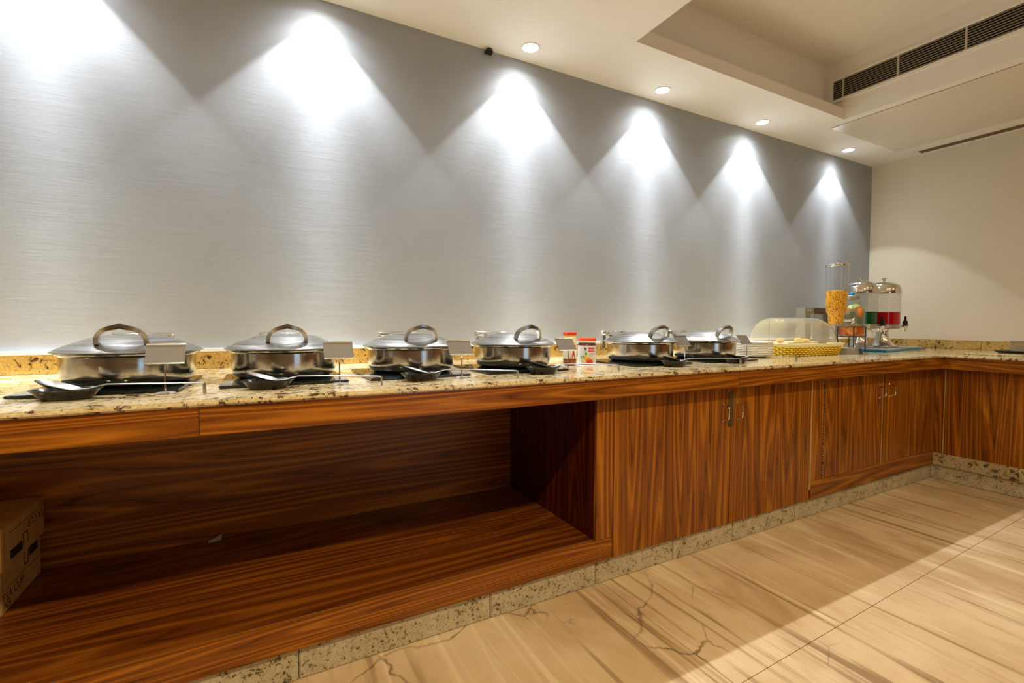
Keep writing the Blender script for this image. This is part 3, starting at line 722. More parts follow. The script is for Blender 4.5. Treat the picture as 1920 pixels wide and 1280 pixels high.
# tall jar
cA = (1.296, 1.845); rA = 0.0325
t = thing('jam_jar', (*cA, ZT), 'tall honey jar with red lid and patterned white label', 'jar')
obj('honey', MB().lathe([(0.028, ZT + 0.004), (0.0305, ZT + 0.01), (0.0305, ZT + 0.030), (0.0295, ZT + 0.036)], 32, cA), M_HONEY, t, True)
obj('glass', MB().lathe([(0.030, ZT), (0.0335, ZT + 0.004), (0.0335, ZT + 0.030), (0.0322, ZT + 0.036), (0.0322, ZT + 0.115), (0.029, ZT + 0.130), (0.028, ZT + 0.137), (0.028, ZT + 0.147)], 32, cA), M_GLASS, t, True)
phA = math.atan2(-cA[1], -cA[0]) + 0.15
lb = obj('label', MB().shell([(rA, ZT + 0.034), (rA, ZT + 0.098)], 40, cA), M_PWHITE, t, True); lb['label'] = 'white paper label with a woman in red'
obj('neck_band', MB().shell([(rA, ZT + 0.098), (rA, ZT + 0.114), (0.0292, ZT + 0.131), (0.0284, ZT + 0.140)], 40, cA), M_PALE, t, True)
obj('yellow_ring', MB().shell([(0.0286, ZT + 0.138), (0.0286, ZT + 0.144)], 32, cA), M_PYEL, t, True)
obj('lid', MB().lathe([(0.031, ZT + 0.144), (0.0315, ZT + 0.146), (0.0315, ZT + 0.156), (0.029, ZT + 0.1585), (0.002, ZT + 0.159)], 36, cA), M_RED, t, True)
z0 = ZT
for nm, mb, mt in (('print', poly([(0.006, z0 + 0.034), (0.022, z0 + 0.034), (0.021, z0 + 0.055), (0.018, z0 + 0.068), (0.010, z0 + 0.068), (0.007, z0 + 0.055)]), M_PRED),
                   ('print', disc(0.0140, z0 + 0.075, 0.0062, 0.0095, 14, 0.0006), M_PBLACK), ('print', disc(0.0135, z0 + 0.0735, 0.0034, 0.0050, 12, 0.0010), M_SKIN),
                   ('print', disc(0.0245, z0 + 0.088, 0.005, 0.010), M_PRED), ('print', disc(0.010, z0 + 0.091, 0.002), M_PGREEN), ('print', disc(0.008, z0 + 0.083, 0.002), M_PYEL), ('print', disc(-0.001, z0 + 0.040, 0.0028, 0.006), M_PYEL)):
    obj(nm, wrap(mb, cA, rA, phA), mt, lb)
dots = MB()
for i in range(14):
    q = disc(random.uniform(-0.03, 0.03), ZT + random.uniform(0.099, 0.113), 0.0011, 0.0011, 8, 0.0012); dots.add(q.v, q.f)
obj('print', wrap(dots, cA, rA, phA), M_INK, lb)
lines = MB()
for i in range(6):
    q = rect(-0.020, ZT + 0.066 - i * 0.005, -0.006 - (i % 3) * 0.002, ZT + 0.0668 - i * 0.005); lines.add(q.v, q.f)
obj('print', wrap(lines, cA, rA, phA), M_PGREY, lb)
# squat jar
cB = (1.412, 1.865); rB = 0.0445
t = thing('jam_jar', (*cB, ZT), 'squat mixed fruit jam jar with orange-red lid and fruit label', 'jar')
obj('jam', MB().lathe([(0.038, ZT + 0.004), (0.0425, ZT + 0.012), (0.0425, ZT + 0.100), (0.038, ZT + 0.106)], 36, cB), M_JAM, t, True)
obj('glass', MB().lathe([(0.040, ZT), (0.0440, ZT + 0.004), (0.0440, ZT + 0.100), (0.041, ZT + 0.110), (0.040, ZT + 0.118)], 36, cB), M_GLASS, t, True)
obj('lid', MB().lathe([(0.043, ZT + 0.114), (0.0445, ZT + 0.116), (0.0445, ZT + 0.127), (0.042, ZT + 0.130), (0.002, ZT + 0.1305)], 36, cB), M_ORANGERED, t, True)
lb = obj('label', MB().shell([(rB, ZT + 0.006), (rB, ZT + 0.093)], 44, cB), M_LABEL, t, True); lb['label'] = 'silver-white label printed with fruit'
phB = math.atan2(-cB[1], -cB[0])
for mb, mt in ((rect(0.006, z0 + 0.064, 0.040, z0 + 0.084), M_PRED), (disc(-0.007, z0 + 0.078, 0.006), M_PBLUE), (disc(-0.010, z0 + 0.081, 0.004, None, 12, 0.0009), M_PRED), (disc(-0.006, z0 + 0.072, 0.0045, None, 12, 0.0009), M_PGREEN),
               (disc(0.021, z0 + 0.050, 0.013, 0.012), M_PPEACH), (disc(-0.004, z0 + 0.053, 0.005, 0.008), M_PGREEN), (disc(-0.004, z0 + 0.039, 0.007, 0.010, 16, .0009), M_PYEL), (disc(-0.021, z0 + 0.037, 0.012, 0.008, 16, .0008), M_PGREEN),
               (disc(-0.014, z0 + 0.022, 0.014, 0.011, 16, .0010), M_PYEL), (disc(-0.027, z0 + 0.027, 0.008, 0.008, 16, .0009), M_LIMEIN), (disc(0.0, z0 + 0.028, 0.010, 0.010, 16, .0011), M_PORA), (disc(0.012, z0 + 0.030, 0.008, 0.009, 16, .0010), M_PORA),
               (disc(0.007, z0 + 0.017, 0.010, 0.009, 16, .0014), M_PRED), (disc(0.012, z0 + 0.023, 0.005, 0.003, 12, .0016), M_PGREEN), (disc(0.024, z0 + 0.018, 0.009, 0.010, 16, .0012), M_PRED), (disc(0.031, z0 + 0.024, 0.006, 0.007, 16, .0014), M_PYEL)):
    obj('print', wrap(mb, cB, rB, phB), mt, lb)
def jar_text(txt, size, cx, cy, mat, lift):
    q = text_mb(txt, size); q.v = [(x + cx, y + cy, lift) for x, y, z in q.v]
    obj('lettering', wrap(q, cB, rB, phB), mat, lb)
jar_text('kotla', 0.016, 0.0215, ZT + 0.0735, M_PWHITE, 0.0012)
jar_text('MIXED', 0.0072, 0.0205, ZT + 0.0540, M_PGREY, 0.0012)
jar_text('FRUIT', 0.0072, 0.0205, ZT + 0.0460, M_PGREY, 0.0012)
props(obj('jar_mat', MB().box((1.255, 1.79, ZT), (1.47, 1.92, ZT + 0.0015)), M_PWHITE), 'thin white paper sheet under the two jam jars', 'paper')
for o in bpy.data.objects:
    if o.name.startswith('jam_jar') and o.parent is None: o.location.z += 0.0015
# brown socket in the backsplash
ts = thing('wall_socket', (1.66, YBS, 0.89), 'small brown socket set in the stone backsplash right of the jam jars', 'socket')
sx = 1.632
obj('plate', MB().box((sx - 0.012, YBS - 0.004, 0.885), (sx + 0.012, YBS + 0.0005, 0.915)), M_BROWN, ts, bev=0.001)
obj('slot', MB().box((sx - 0.004, YBS - 0.005, 0.895), (sx + 0.004, YBS - 0.0038, 0.905)), M_PBLACK, ts)

# ================================================================== PLATE STACK
pc = (2.672, 1.865)
prof = [(0.002, 0.001), (0.068, 0.001), (0.070, 0.0), (0.073, 0.002), (0.092, 0.0085), (0.110, 0.0095), (0.1135, 0.0115), (0.1135, 0.0165), (0.111, 0.0180), (0.092, 0.0125), (0.072, 0.0055), (0.002, 0.0045)]
p0 = MB().lathe(prof, 56)
me0 = None
for i in range(9):
    z = ZT + i * 0.0098 + 0.0002
    if me0 is None:
        o = obj('dinner_plate', p0, M_PORC, None, True); me0 = o.data
    else:
        o = bpy.data.objects.new('dinner_plate', me0); COL.objects.link(o)
    o.location = (pc[0] + random.uniform(-.001, .001), pc[1] + random.uniform(-.001, .001), z)
    props(o, ['bottom', 'second from bottom', 'third from bottom', 'fourth from bottom', 'middle', 'fourth from top', 'third from top', 'second from top', 'topmost'][i] + ' white porcelain plate in the stack left of the bread basket', 'plate', 'stack of white plates')

# ================================================================== BREAD BASKET
bx0, bx1, by0, by1 = 2.925, 3.425, 1.765, 2.085; tx0, tx1, ty0, ty1 = 2.895, 3.465, 1.742, 2.112; bz0, bz1 = ZT, ZT + 0.078
t = thing('bread_basket', (3.18, 1.93, ZT), 'yellow woven bread basket with a pale rim', 'basket')
wv = MB()
def wall_weave(p0, p1, q0, q1, nx, nz):
    p0, p1, q0, q1 = map(Vector, (p0, p1, q0, q1))
    nrm = (p1 - p0).cross(q0 - p0).normalized()
    for k in range(nz):
        for i in range(nx):
            def pt(u, v): return (p0.lerp(p1, u)).lerp(q0.lerp(q1, u), v)
            u0_, u1_ = (i + 0.06) / nx, (i + 0.94) / nx; v0_, v1_ = (k + 0.13) / nz, (k + 0.87) / nz
            u0_ = max(0, u0_); u1_ = min(1, u1_)
            o_ = 0.0045 if (i + k) % 2 else 0.0
            a, b, c, d_ = pt(u0_, v0_), pt(u1_, v0_), pt(u1_, v1_), pt(u0_, v1_); mid = (a + b + c + d_) / 4 + nrm * (o_ + 0.004)
            ae, be, ce_, de = [x + nrm * (o_ - 0.001) for x in (a, b, c, d_)]
            m1 = (ae + de) / 2; m2 = (be + ce_) / 2
            wv.add([ae, be, ce_, de, pt((u0_ * .7 + u1_ * .3), (v0_ + v1_) / 2) + nrm * (o_ + .003), pt((u0_ * .3 + u1_ * .7), (v0_ + v1_) / 2) + nrm * (o_ + .003)], [(0, 1, 5, 4), (1, 2, 5), (2, 3, 4, 5), (3, 0, 4)])
rz = bz1 - 0.016
wall_weave((bx0, by0, bz0), (bx1, by0, bz0), (tx0 + .012, ty0 + .01, rz), (tx1 - .012, ty0 + .01, rz), 24, 5)
wall_weave((bx0, by1, bz0), (bx0, by0, bz0), (tx0 + .012, ty1 - .01, rz), (tx0 + .012, ty0 + .01, rz), 15, 5)
wall_weave((bx1, by0, bz0), (bx1, by1, bz0), (tx1 - .012, ty0 + .01, rz), (tx1 - .012, ty1 - .01, rz), 15, 5)
wall_weave((bx1, by1, bz0), (bx0, by1, bz0), (tx1 - .012, ty1 - .01, rz), (tx0 + .012, ty1 - .01, rz), 24, 5)
obj('weave', wv, M_YELLOW, t, kind='stuff')
core = MB().hexa([(bx0 + .003, by0 + .003, bz0 + .001), (bx1 - .003, by0 + .003, bz0 + .001), (bx1 - .003, by1 - .003, bz0 + .001), (bx0 + .003, by1 - .003, bz0 + .001),
                  (tx0 + .016, ty0 + .014, rz), (tx1 - .016, ty0 + .014, rz), (tx1 - .016, ty1 - .014, rz), (tx0 + .016, ty1 - .014, rz)])
obj('liner', core, plain('basket_liner', (0.48, 0.25, 0.010), 0.6), t)
rim = MB()
rim.hexa([(tx0 + .01, ty0 + .008, rz - .004), (tx1 - .01, ty0 + .008, rz - .004), (tx1 - .01, ty1 - .008, rz - .004), (tx0 + .01, ty1 - .008, rz - .004), (tx0, ty0, bz1), (tx1, ty0, bz1), (tx1, ty1, bz1), (tx0, ty1, bz1)])
obj('rim', rim, M_PALE, t, bev=0.003)
# roll-top cover
cv = thing('roll_top_cover', (3.18, 1.927, bz1), 'clear domed roll-top cover over the bread basket', 'cover')
cx0, cx1, cyc, cr = 2.925, 3.435, 1.927, 0.158
sh = MB(); n = 28
vs_ = []; fs = []
xs_ = [(cx0, 0.90), (cx0 + 0.012, 0.965), (cx0 + 0.04, 1.0), (cx1 - 0.04, 1.0), (cx1 - 0.012, 0.965), (cx1, 0.90)]
for x, k in xs_:
    for i in range(n + 1):
        a = PI * i / n; vs_.append((x, cyc - cr * k * math.cos(a), bz1 + 0.001 + cr * k * math.sin(a) * 1.06))
for j in range(len(xs_) - 1):
    for i in range(n): fs.append((j * (n + 1) + i, (j + 1) * (n + 1) + i, (j + 1) * (n + 1) + i + 1, j * (n + 1) + i + 1))
sh.add(vs_, fs); obj('dome', sh, M_COVER, cv, True)
for x, k in ((cx0, 0.90), (cx1, 0.90)):
    m = MB(); m.add([(x, cyc - cr * k * math.cos(PI * i / n), bz1 + 0.001 + cr * k * math.sin(PI * i / n) * 1.06) for i in range(n + 1)], [tuple(range(n + 1))])
    obj('end_panel', m, M_COVER, cv)
seam = MB()
for x in (cx0 - 0.001, cx1 + 0.001): seam.tube([(x, cyc, bz1 + 0.002), (x, cyc, bz1 + cr * 0.95)], 0.0009, 6)
obj('pivot_seam', seam, M_GREYPL, cv)
obj('front_lip', MB().box((cx0 + 0.27, cyc - cr - 0.004, bz1 + 0.0005), (cx0 + 0.36, cyc - cr + 0.004, bz1 + 0.008)), M_GREYPL, cv)
# breads under the cover
br0 = MB().sphere((0, 0, 0), 0.030, 16, 8, (1.0, 0.8, 0.5))
for i, (x, y, lab) in enumerate(((3.16, 1.83, 'small golden bread roll under the cover, at the front'), (3.05, 1.93, 'small golden bread roll under the cover, at the left'), (3.28, 1.95, 'small golden bread roll under the cover, at the right'))):
    tt = thing('bread_roll', (x, y, bz1 + 0.016), lab, 'bread', 'bread rolls under the cover')
    m = MB().add([(a + x, b + y, c + bz1 + 0.016) for a, b, c in br0.v], br0.f); obj('crust', m, M_BREAD, tt, True)
    m = MB().sphere((x, y - 0.018, bz1 + 0.019), 0.012, 12, 6, (1, 0.6, 0.8)); obj('cream', m, M_CREAMFOOD, tt, True)
for i, (x, y, a) in enumerate(((3.235, 1.825, 0.2), (3.085, 1.835, -0.1), (3.02, 1.83, 0.15))):
    m = MB().box((-0.035, -0.02, 0.0005), (0.035, 0.02, 0.012)).xf(Matrix.Translation((x, y, bz1)) @ Matrix.Rotation(a, 4, 'Z'))
    props(obj('bread_slice', m, M_CREAMFOOD, None, bev=0.004), ['pale bread slice right of the front roll under the cover', 'pale bread slice left of the front roll under the cover', 'leftmost pale bread slice under the cover'][i], 'bread', 'bread slices under the cover')

# ================================================================== STEEL PORTAL STAND (behind the basket)
t = thing('steel_stand', (3.9, 2.2, ZT), 'brushed steel portal stand behind the bread basket', 'stand')
sy0, sy1 = 2.16, 2.235
obj('upright', MB().box((3.722, sy0, ZT), (3.800, sy1, 1.145)), M_PLATE_METAL, t, bev=0.004)
obj('upright', MB().box((3.950, sy0, ZT), (4.062, sy1, 1.145)), M_PLATE_METAL, t, bev=0.004)
obj('crossbeam', MB().box((3.722, sy0 - 0.002, 1.145), (4.10, sy1 + 0.002, 1.192)), M_PLATE_METAL, t, bev=0.006)
b_ = obj('dark_window', MB().box((3.83, sy0 - 0.004, 1.150), (4.08, sy0 - 0.0015, 1.188)), plain('amber_dark', (0.10, 0.05, 0.015), 0.15), t)
obj('glare_bead', MB().sphere((3.752, sy0 - 0.003, 1.17), 0.005, 10, 6), M_CHROME, t, True); obj('glare_bead', MB().sphere((3.782, sy0 - 0.003, 1.17), 0.005, 10, 6), M_CHROME, t, True)  # glare dots of the beam's end cap, shaped as small chrome beads

# ================================================================== CEREAL DISPENSER
cc = (3.528, 1.84)
t = thing('cereal_dispenser', (*cc, ZT), 'tall clear cereal dispenser filled with corn flakes', 'dispenser')
obj('base', MB().hexa([(3.475, 1.728, ZT), (3.635, 1.728, ZT), (3.660, 1.99, ZT), (3.475, 1.99, ZT), (3.485, 1.742, ZT + 0.040), (3.620, 1.742, ZT + 0.040), (3.648, 1.98, ZT + 0.055), (3.485, 1.98, ZT + 0.055)]), M_PLATE_METAL, t, bev=0.003)
obj('foot', MB().hexa([(3.622, 1.722, ZT), (3.650, 1.722, ZT), (3.650, 1.74, ZT), (3.622, 1.74, ZT), (3.634, 1.730, ZT + 0.038), (3.641, 1.730, ZT + 0.038), (3.641, 1.742, ZT + 0.038), (3.634, 1.742, ZT + 0.038)]), M_BLACK, t)
obj('clamp', MB().tube([(3.588, 1.871, 1.16), (3.622, 1.892, 1.16)], 0.008, 10), M_PLATE_METAL, t)
obj('column', MB().box((3.612, 1.885, ZT + 0.045), (3.638, 1.905, 1.20)), M_PLATE_METAL, t, bev=0.002)
prof = [(0.034, 1.043), (0.041, 1.050), (0.0465, 1.072), (0.0485, 1.128), (0.054, 1.138), (0.0595, 1.143), (0.0605, 1.172), (0.062, 1.176), (0.0625, 1.19), (0.0665, 1.47)]
obj('canister', MB().shell(prof, 44, cc), M_ACRYL, t, True)
obj('corn_flakes', MB().lathe([(0.030, 1.062), (0.0445, 1.075), (0.0465, 1.128), (0.052, 1.140), (0.0575, 1.146), (0.0585, 1.172), (0.0605, 1.18), (0.0620, 1.285), (0.058, 1.294), (0.02, 1.300), (0.002, 1.299)], 44, cc), M_FLAKE, t, True)
bnd = MB().shell([(0.0605, 1.140), (0.0618, 1.143), (0.0618, 1.148), (0.0605, 1.151)], 40, cc).shell([(0.0625, 1.172), (0.0638, 1.175), (0.0638, 1.178), (0.0625, 1.181)], 40, cc)
obj('band', bnd, M_ACRYL, t, True)
lid = obj('lid', MB().lathe([(0.0675, 1.462), (0.0690, 1.464), (0.0690, 1.474), (0.066, 1.478), (0.03, 1.482), (0.002, 1.483)], 40, cc).xf(Matrix.Translation((*cc, 1.47)) @ Matrix.Rotation(-0.07, 4, Vector((0.47, 0.88, 0))) @ Matrix.Translation((-cc[0], -cc[1], -1.47))), M_CHROME, t, True)
obj('knob', MB().lathe([(0.005, 1.480), (0.004, 1.490), (0.011, 1.497), (0.011, 1.500), (0.002, 1.502)], 20, cc), M_CHROME, lid, True)
kd = Vector((0.62, -0.78, 0)).normalized(); ks = Vector((*cc, 1.088)) + kd * 0.04
kn = MB().tube([ks, ks + kd * 0.052], 0.0085, 12); 
knob = obj('dial_shaft', kn, M_WHITE, t, True)
side = Vector((-kd.y, kd.x, 0)); hub = ks + kd * 0.058
vn = MB().tube([hub - kd * 0.012, hub + kd * 0.010], 0.009, 12)
for k in range(6):
    a = k * PI / 3 + 0.4; dr = side * math.cos(a) + Vector((0, 0, 1)) * math.sin(a); vn.tube([hub, hub + dr * 0.016, hub + dr * 0.032], [0.005, 0.004, 0.0055], 8)
obj('star_knob', vn, M_CHROME, knob, True)

# ================================================================== INFUSED WATER JAR ON WIRE STAND
cj = (3.858, 1.902)
t = thing('wire_stand', (*cj, ZT), 'black wire stand holding the fruit water jar', 'stand')
def ring_(z, r, rt): return MB().tube([(cj[0] + r * math.cos(2 * PI * i / 32), cj[1] + r * math.sin(2 * PI * i / 32), z) for i in range(33)], rt, 6)
obj('ring', ring_(1.046, 0.0845, 0.0028), M_BLACKWIRE, t, True); obj('ring', ring_(0.972, 0.0845, 0.0032), M_BLACKWIRE, t, True)
for k in range(4):
    a = -0.95 + k * PI / 2; x, y = cj[0] + 0.0845 * math.cos(a), cj[1] + 0.0845 * math.sin(a)
    obj('leg', MB().tube([(x, y, ZT), (x, y, 1.046)], 0.0034, 8), M_BLACKWIRE, t, True)
obj('cross_wire', MB().tube([(cj[0] - 0.0845, cj[1], 0.972), (cj[0] + 0.0845, cj[1], 0.972)], 0.003, 6).tube([(cj[0], cj[1] - 0.0845, 0.972), (cj[0], cj[1] + 0.0845, 0.972)], 0.003, 6), M_BLACKWIRE, t)
t = thing('drink_jar', (*cj, 0.976), 'glass jar of fruit-infused water with orange and lime slices', 'jar')
z = 0.9765
obj('glass', MB().shell([(0.002, z), (0.066, z), (0.074, z + 0.006), (0.079, z + 0.02), (0.079, z + 0.20), (0.074, z + 0.225), (0.055, z + 0.252), (0.046, z + 0.262), (0.046, z + 0.278)], 44, cj), M_GLASS, t, True)
obj('orange_infusion', MB().lathe([(0.064, z + 0.003), (0.072, z + 0.008), (0.0755, z + 0.022), (0.0755, z + 0.070), (0.060, z + 0.078), (0.002, z + 0.080)], 40, cj), M_ORANGELIQ, t, True)
obj('water', MB().lathe([(0.0752, z + 0.071), (0.0752, z + 0.192), (0.070, z + 0.20), (0.002, z + 0.20)], 40, cj), clear('cloudy_water', (0.80, 0.84, 0.62), 0.12, 0.02), t, True)
def slice_(nm, c, nrm, r, m1, m2):
    q = Vector(nrm).to_track_quat('Z', 'Y').to_matrix().to_4x4(); q.translation = Vector(c)
    p = obj(nm, MB().lathe([(r, -0.003), (r, 0.003)], 20).xf(q), m1, t)
    obj('flesh', MB().lathe([(r * 0.84, 0.003), (r * 0.80, 0.0036), (0.002, 0.0036)], 20).xf(q), m2, p)
toc = Vector((-cj[0], -cj[1], 0)).normalized(); rt_ = Vector((-toc.y, toc.x, 0)) * -1
if rt_.x < 0: rt_ = -rt_
base = Vector((*cj, z))
for dx, dz, r, tl, m1, m2 in ((0.026, 0.215, 0.026, (0.2, 0.5), M_LIME, M_LIMEIN), (-0.01, 0.212, 0.020, (-0.3, 0.6), M_LIME, M_LIMEIN), (0.048, 0.190, 0.028, (0.5, 0.2), M_ORANGE, M_PORA), (-0.045, 0.185, 0.028, (-0.4, 0.2), M_ORANGE, M_PORA), (0.0, 0.040, 0.03, (0, 0.1), M_ORANGE, M_PORA)):
    rr = 0.046 if dz > 0.2 else (0.052 if dz > 0.1 else 0.0745)
    slice_('fruit_slice', base + toc * rr + rt_ * dx * 0.8 + Vector((0, 0, dz)), toc + rt_ * tl[0] + Vector((0, 0, tl[1])), r, m1, m2)
wedge = base + toc * 0.055 + rt_ * 0.045 + Vector((0, 0, 0.17)); obj('orange_wedge', MB().sphere(wedge, 0.026, 14, 8, (0.7, 0.7, 1.3)), M_ORANGE, t, True)
mk = MB().tube([(math.cos(2 * PI * i / 24) * 0.026, math.sin(2 * PI * i / 24) * 0.036 + z + 0.115, 0.001) for i in range(25)], 0.0014, 6)
obj('embossed_oval', wrap(mk, cj, 0.0795, math.atan2(toc.y, toc.x) + 0.55), M_GLASS, t, True)
ld = obj('lid', MB().lathe([(0.047, z + 0.270), (0.049, z + 0.272), (0.049, z + 0.294), (0.045, z + 0.298), (0.002, z + 0.299)], 32, cj), M_PLATE_METAL, t, True)
k_ = obj('lid_knob', MB().sphere((cj[0] - 0.008, cj[1], z + 0.308), 0.017, 14, 8, (1, 1, 0.8)), plain('bright_blue_knob', (0.0, 0.30, 0.55), 0.25), ld, True); k_['label'] = 'bright blue knob'
td = Vector((0.80, -0.60, 0)); ts_ = base + td * 0.078 + Vector((0, 0, 0.050))
tap = obj('tap', MB().tube([ts_, ts_ + td * 0.045], 0.008, 10).tube([ts_ + td * 0.035, ts_ + td * 0.05 + Vector((0, 0, -0.004)), ts_ + td * 0.062 + Vector((0, 0, -0.022))], [0.008, 0.0075, 0.006], 10), M_CHROME, t, True)
obj('tap_lever', MB().box((-0.008, -0.008, 0), (0.008, 0.008, 0.034)).xf(Matrix.Translation(ts_ + td * 0.034 + Vector((0, 0, 0.006)))), M_WHITE, tap, bev=0.003)

# ================================================================== BLUE TRAY AND JUICE DISPENSERS
t = thing('drip_tray', (4.5, 2.0, ZT), 'long grey serving tray wrapped in blue film under the juice dispensers', 'tray')
q = [(4.02, 1.755), (4.965, 1.872), (4.965, 2.158), (4.02, 2.158)]
obj('board', MB().prism(q, ZT, ZT + 0.018), M_GREYPL, t, bev=0.004)
def lerp2(a, b, u): return (a[0] + (b[0] - a[0]) * u, a[1] + (b[1] - a[1]) * u)
def edge_strip(a, b, o_, z0, z1):
    dx, dy = b[0] - a[0], b[1] - a[1]; l_ = math.hypot(dx, dy); nx, ny = dy / l_ * o_, -dx / l_ * o_
    return MB().prism([(a[0] + nx, a[1] + ny), (b[0] + nx, b[1] + ny), (b[0] - nx * 0.3, b[1] - ny * 0.3), (a[0] - nx * 0.3, a[1] - ny * 0.3)], z0, z1)
obj('blue_film', edge_strip(q[0], lerp2(q[0], q[1], 0.80), 0.0025, ZT + 0.001, ZT + 0.0185), M_BLUE, t, bev=0.002)
obj('blue_film', edge_strip(q[3], q[0], 0.0025, ZT + 0.001, ZT + 0.0185), M_BLUE, t, bev=0.002)
def juicer(c, z, liq, liqname, label, tdir):
    t = thing('juice_dispenser', (*c, z), label, 'dispenser', 'steel and acrylic juice dispensers')
    obj('pedestal', MB().lathe([(0.100, z), (0.104, z + 0.004), (0.104, z + 0.010), (0.088, z + 0.014), (0.082, z + 0.022), (0.072, z + 0.028), (0.060, z + 0.046), (0.048, z + 0.075), (0.042, z + 0.11), (0.040, z + 0.135), (0.046, z + 0.150)], 40, c), M_CHROME, t, True)
    obj('collar', MB().lathe([(0.050, z + 0.150), (0.108, z + 0.152), (0.112, z + 0.156), (0.112, z + 0.182), (0.108, z + 0.186)], 44, c), M_PLATE_METAL, t, True)
    obj('canister', MB().shell([(0.1125, z + 0.286), (0.1125, z + 0.440)], 48, c), M_FROST, t, True)
    obj(liqname, MB().lathe([(0.112, z + 0.187), (0.112, z + 0.285), (0.002, z + 0.2855)], 48, c), liq, t, True)
    zl = z + 0.438
    lid = obj('lid', MB().lathe([(0.119, zl - 0.006), (0.1215, zl - 0.004), (0.1215, zl + 0.002), (0.119, zl + 0.004), (0.118, zl + 0.022), (0.112, zl + 0.046), (0.098, zl + 0.068), (0.072, zl + 0.084), (0.040, zl + 0.092), (0.002, zl + 0.095)], 48, c), M_CHROME, t, True)
    obj('knob', MB().lathe([(0.012, zl + 0.092), (0.009, zl + 0.102), (0.010, zl + 0.110), (0.018, zl + 0.120), (0.018, zl + 0.123), (0.002, zl + 0.126)], 24, c), M_CHROME, lid, True)
    d_ = Vector((*tdir, 0)).normalized(); b0 = Vector((*c, z + 0.168))
    tp = obj('tap', MB().tube([b0 + d_ * 0.108, b0 + d_ * 0.116], 0.016, 14).tube([b0 + d_ * 0.110, b0 + d_ * 0.160], 0.0075, 10), M_CHROME, t, True)
    n0 = b0 + d_ * 0.166
    obj('spout', MB().lathe([(0.009, n0.z - 0.040), (0.011, n0.z - 0.038), (0.017, n0.z + 0.006), (0.012, n0.z + 0.012)], 18, (n0.x, n0.y)), M_CHROME, tp, True)
    obj('tap_lever', MB().lathe([(0.025, n0.z + 0.010), (0.026, n0.z + 0.014), (0.014, n0.z + 0.020), (0.018, n0.z + 0.034), (0.017, n0.z + 0.044), (0.008, n0.z + 0.052), (0.0075, n0.z + 0.084), (0.002, n0.z + 0.086)], 16, (n0.x, n0.y)), M_BLACK, tp, True)
    return t
juicer((4.28, 2.05), ZT + 0.0185, M_GREEN_LIQ, 'green_juice', 'juice dispenser with green juice and domed steel lid', (0.8, -0.6))
juicer((4.525, 2.0), ZT + 0.0185, M_RED_LIQ, 'red_juice', 'juice dispenser with red juice and domed steel lid', (0.8, -0.6))

# ================================================================== RIGHT COUNTER
bd = props(obj('stone_board', MB().prism([(4.245, 0.75), (4.80, 0.75), (4.80, 1.405), (4.262, 1.405)], ZT, ZT + 0.014), M_GRAN, None, bev=0.003, org=(4.5, 1.1, ZT)), 'flat granite serving board on the counter by the cream wall', 'board')
t = thing('serving_tray', (4.55, 1.1, ZT + 0.014), 'dark olive tray on the granite serving board', 'tray')
M_OLIVE = plain('dark_olive_tray', (0.035, 0.028, 0.010), 0.35)
z = ZT + 0.0143
obj('floor_panel', MB().box((4.42, 0.86, z), (4.76, 1.27, z + 0.004)), M_OLIVE, t)
tr = MB()
A = [(4.42, 0.86), (4.76, 0.86), (4.76, 1.27), (4.42, 1.27)]; B = [(4.40, 0.84), (4.78, 0.84), (4.78, 1.295), (4.40, 1.295)]
for i in range(4):
    j = (i + 1) % 4
    tr.add([(*A[i], z), (*A[j], z), (*B[j], z + 0.016), (*B[i], z + 0.016), (*A[i], z + 0.004), (*A[j], z + 0.004)], [(0, 1, 2, 3), (4, 5, 2, 3), (0, 4, 3), (1, 2, 5)])
obj('rim', tr, M_OLIVE, t)
for i, (x, y, lab) in enumerate(((4.56, 1.205, 'glass jar with steel lid on the dark tray, nearer the corner'), (4.56, 1.095, 'glass jar with steel lid on the dark tray, at the picture edge'))):
    zz = z + 0.0045
    t = thing('glass_canister', (x, y, zz), lab, 'jar', 'glass jars on the dark tray')
    obj('glass', MB().shell([(0.002, zz), (0.046, zz), (0.048, zz + 0.004), (0.048, zz + 0.066)], 32, (x, y)), M_FROST, t, True)
    obj('contents', MB().lathe([(0.044, zz + 0.002), (0.044, zz + 0.038), (0.002, zz + 0.040)], 28, (x, y)), plain('pale_grain', (0.55, 0.48, 0.36), 0.7), t)
    obj('lid', MB().lathe([(0.0495, zz + 0.064), (0.050, zz + 0.066), (0.050, zz + 0.074), (0.046, zz + 0.077), (0.002, zz + 0.078)], 32, (x, y)), M_PLATE_METAL, t, True)

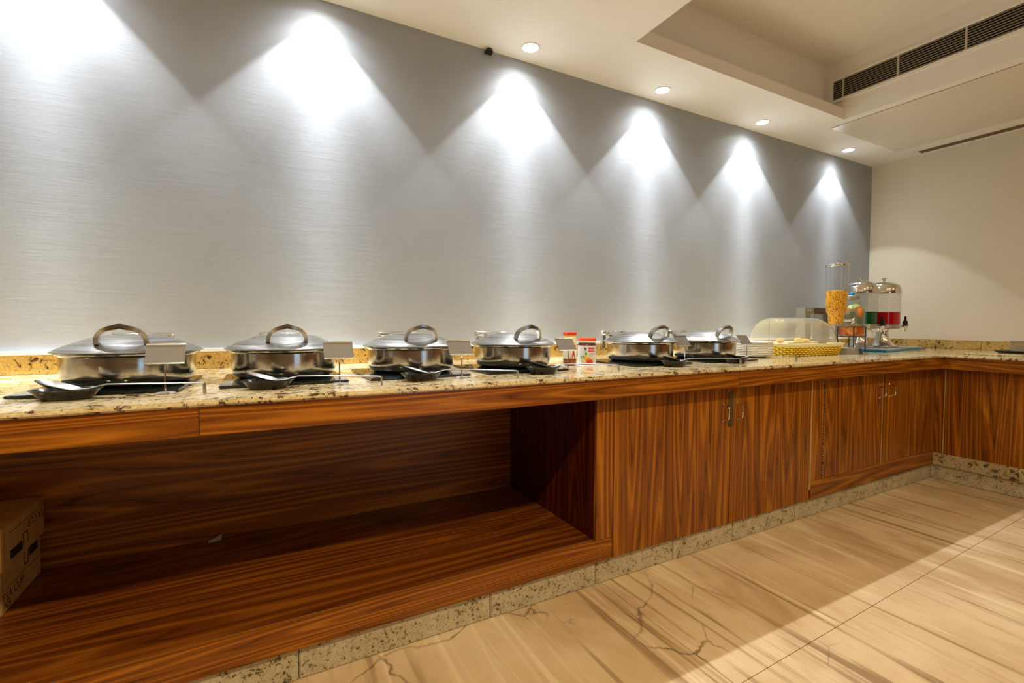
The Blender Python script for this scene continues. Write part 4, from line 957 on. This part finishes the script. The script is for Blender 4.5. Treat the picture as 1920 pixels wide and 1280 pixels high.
# ================================================================== CARDBOARD BOX ON THE SHELF
t = thing('cardboard_box', (-0.9, 2.06, ZS), 'corrugated cardboard tea cup box on the shelf at the left', 'box')
FXB = -0.683; FXL = -0.673
obj('body', MB().box((-1.10, 1.915, ZS + 0.0005), (FXB, 2.203, 0.440)), M_CARD, t, bev=0.002)
obj('lid', MB().box((-1.11, 1.905, 0.321), (FXL, 2.213, 0.450)), M_CARD, t, bev=0.002)
def box_print(mb, y, z, x, flip=False):
    # text plane facing +x : text right -> +y? seen from the right side, right-hand is +y
    rt = Matrix(((0, 0, 1), (1, 0, 0), (0, 1, 0))).to_4x4()
    m_ = Matrix.Translation((x, y, z)) @ rt
    if flip: m_ = m_ @ Matrix.Rotation(PI, 4, 'Z')
    return mb.xf(m_)
obj('lettering', box_print(text_mb('TEA CUP', 0.036), 1.995, 0.229, FXB + 0.0006), M_INK, t)
obj('lettering', box_print(text_mb('PCS:', 0.026), 1.955, 0.203, FXB + 0.0006), M_INK, t)
obj('lettering', box_print(text_mb('TEA CUP', 0.036), 2.150, 0.403, FXL + 0.0006, True), M_INK, t)
obj('lettering', box_print(text_mb('PCS:', 0.024), 2.185, 0.432, FXL + 0.0006, True), M_INK, t)
def frame_mark(y0, y1, z0, z1, x, up):
    s_ = 0.004; m = MB()
    m.box((x, y0, z0), (x + 0.0006, y0 + s_, z1)); m.box((x, y1 - s_, z0), (x + 0.0006, y1, z1))
    if up: m.box((x, y0 + s_, z1 - s_), (x + 0.0006, y1 - s_, z1))
    else: m.box((x, y0 + s_, z0), (x + 0.0006, y1 - s_, z0 + s_))
    return m
obj('printed_mark', MB().box((FXL, 1.955, 0.338), (FXL + 0.0006, 2.035, 0.366)), M_INK, t)
obj('printed_mark', frame_mark(2.042, 2.078, 0.345, 0.385, FXL, True), M_INK, t)
obj('printed_mark', MB().box((FXB, 2.115, 0.283), (FXB + 0.0006, 2.180, 0.316)), M_INK, t)
obj('printed_mark', frame_mark(2.075, 2.107, 0.268, 0.312, FXB, False), M_INK, t)
obj('printed_line', MB().box((FXL, 1.95, 0.421), (FXL + 0.0005, 2.16, 0.4225)).box((FXB, 1.93, 0.2525), (FXB + 0.0005, 2.19, 0.254)), M_INK, t)
# torn scrap at the foot of the shelf back panel
props(obj('paper_scrap', MB().hexa([(-0.188, 2.190, ZS), (-0.150, 2.200, ZS), (-0.146, 2.206, ZS), (-0.184, 2.196, ZS), (-0.190, 2.196, ZS + 0.006), (-0.144, 2.206, ZS + 0.020), (-0.142, 2.210, ZS + 0.020), (-0.188, 2.200, ZS + 0.006)]), plain('pale_scrap', (0.30, 0.27, 0.20), 0.7)),
      'small pale torn scrap on the shelf against the back panel', 'scrap')
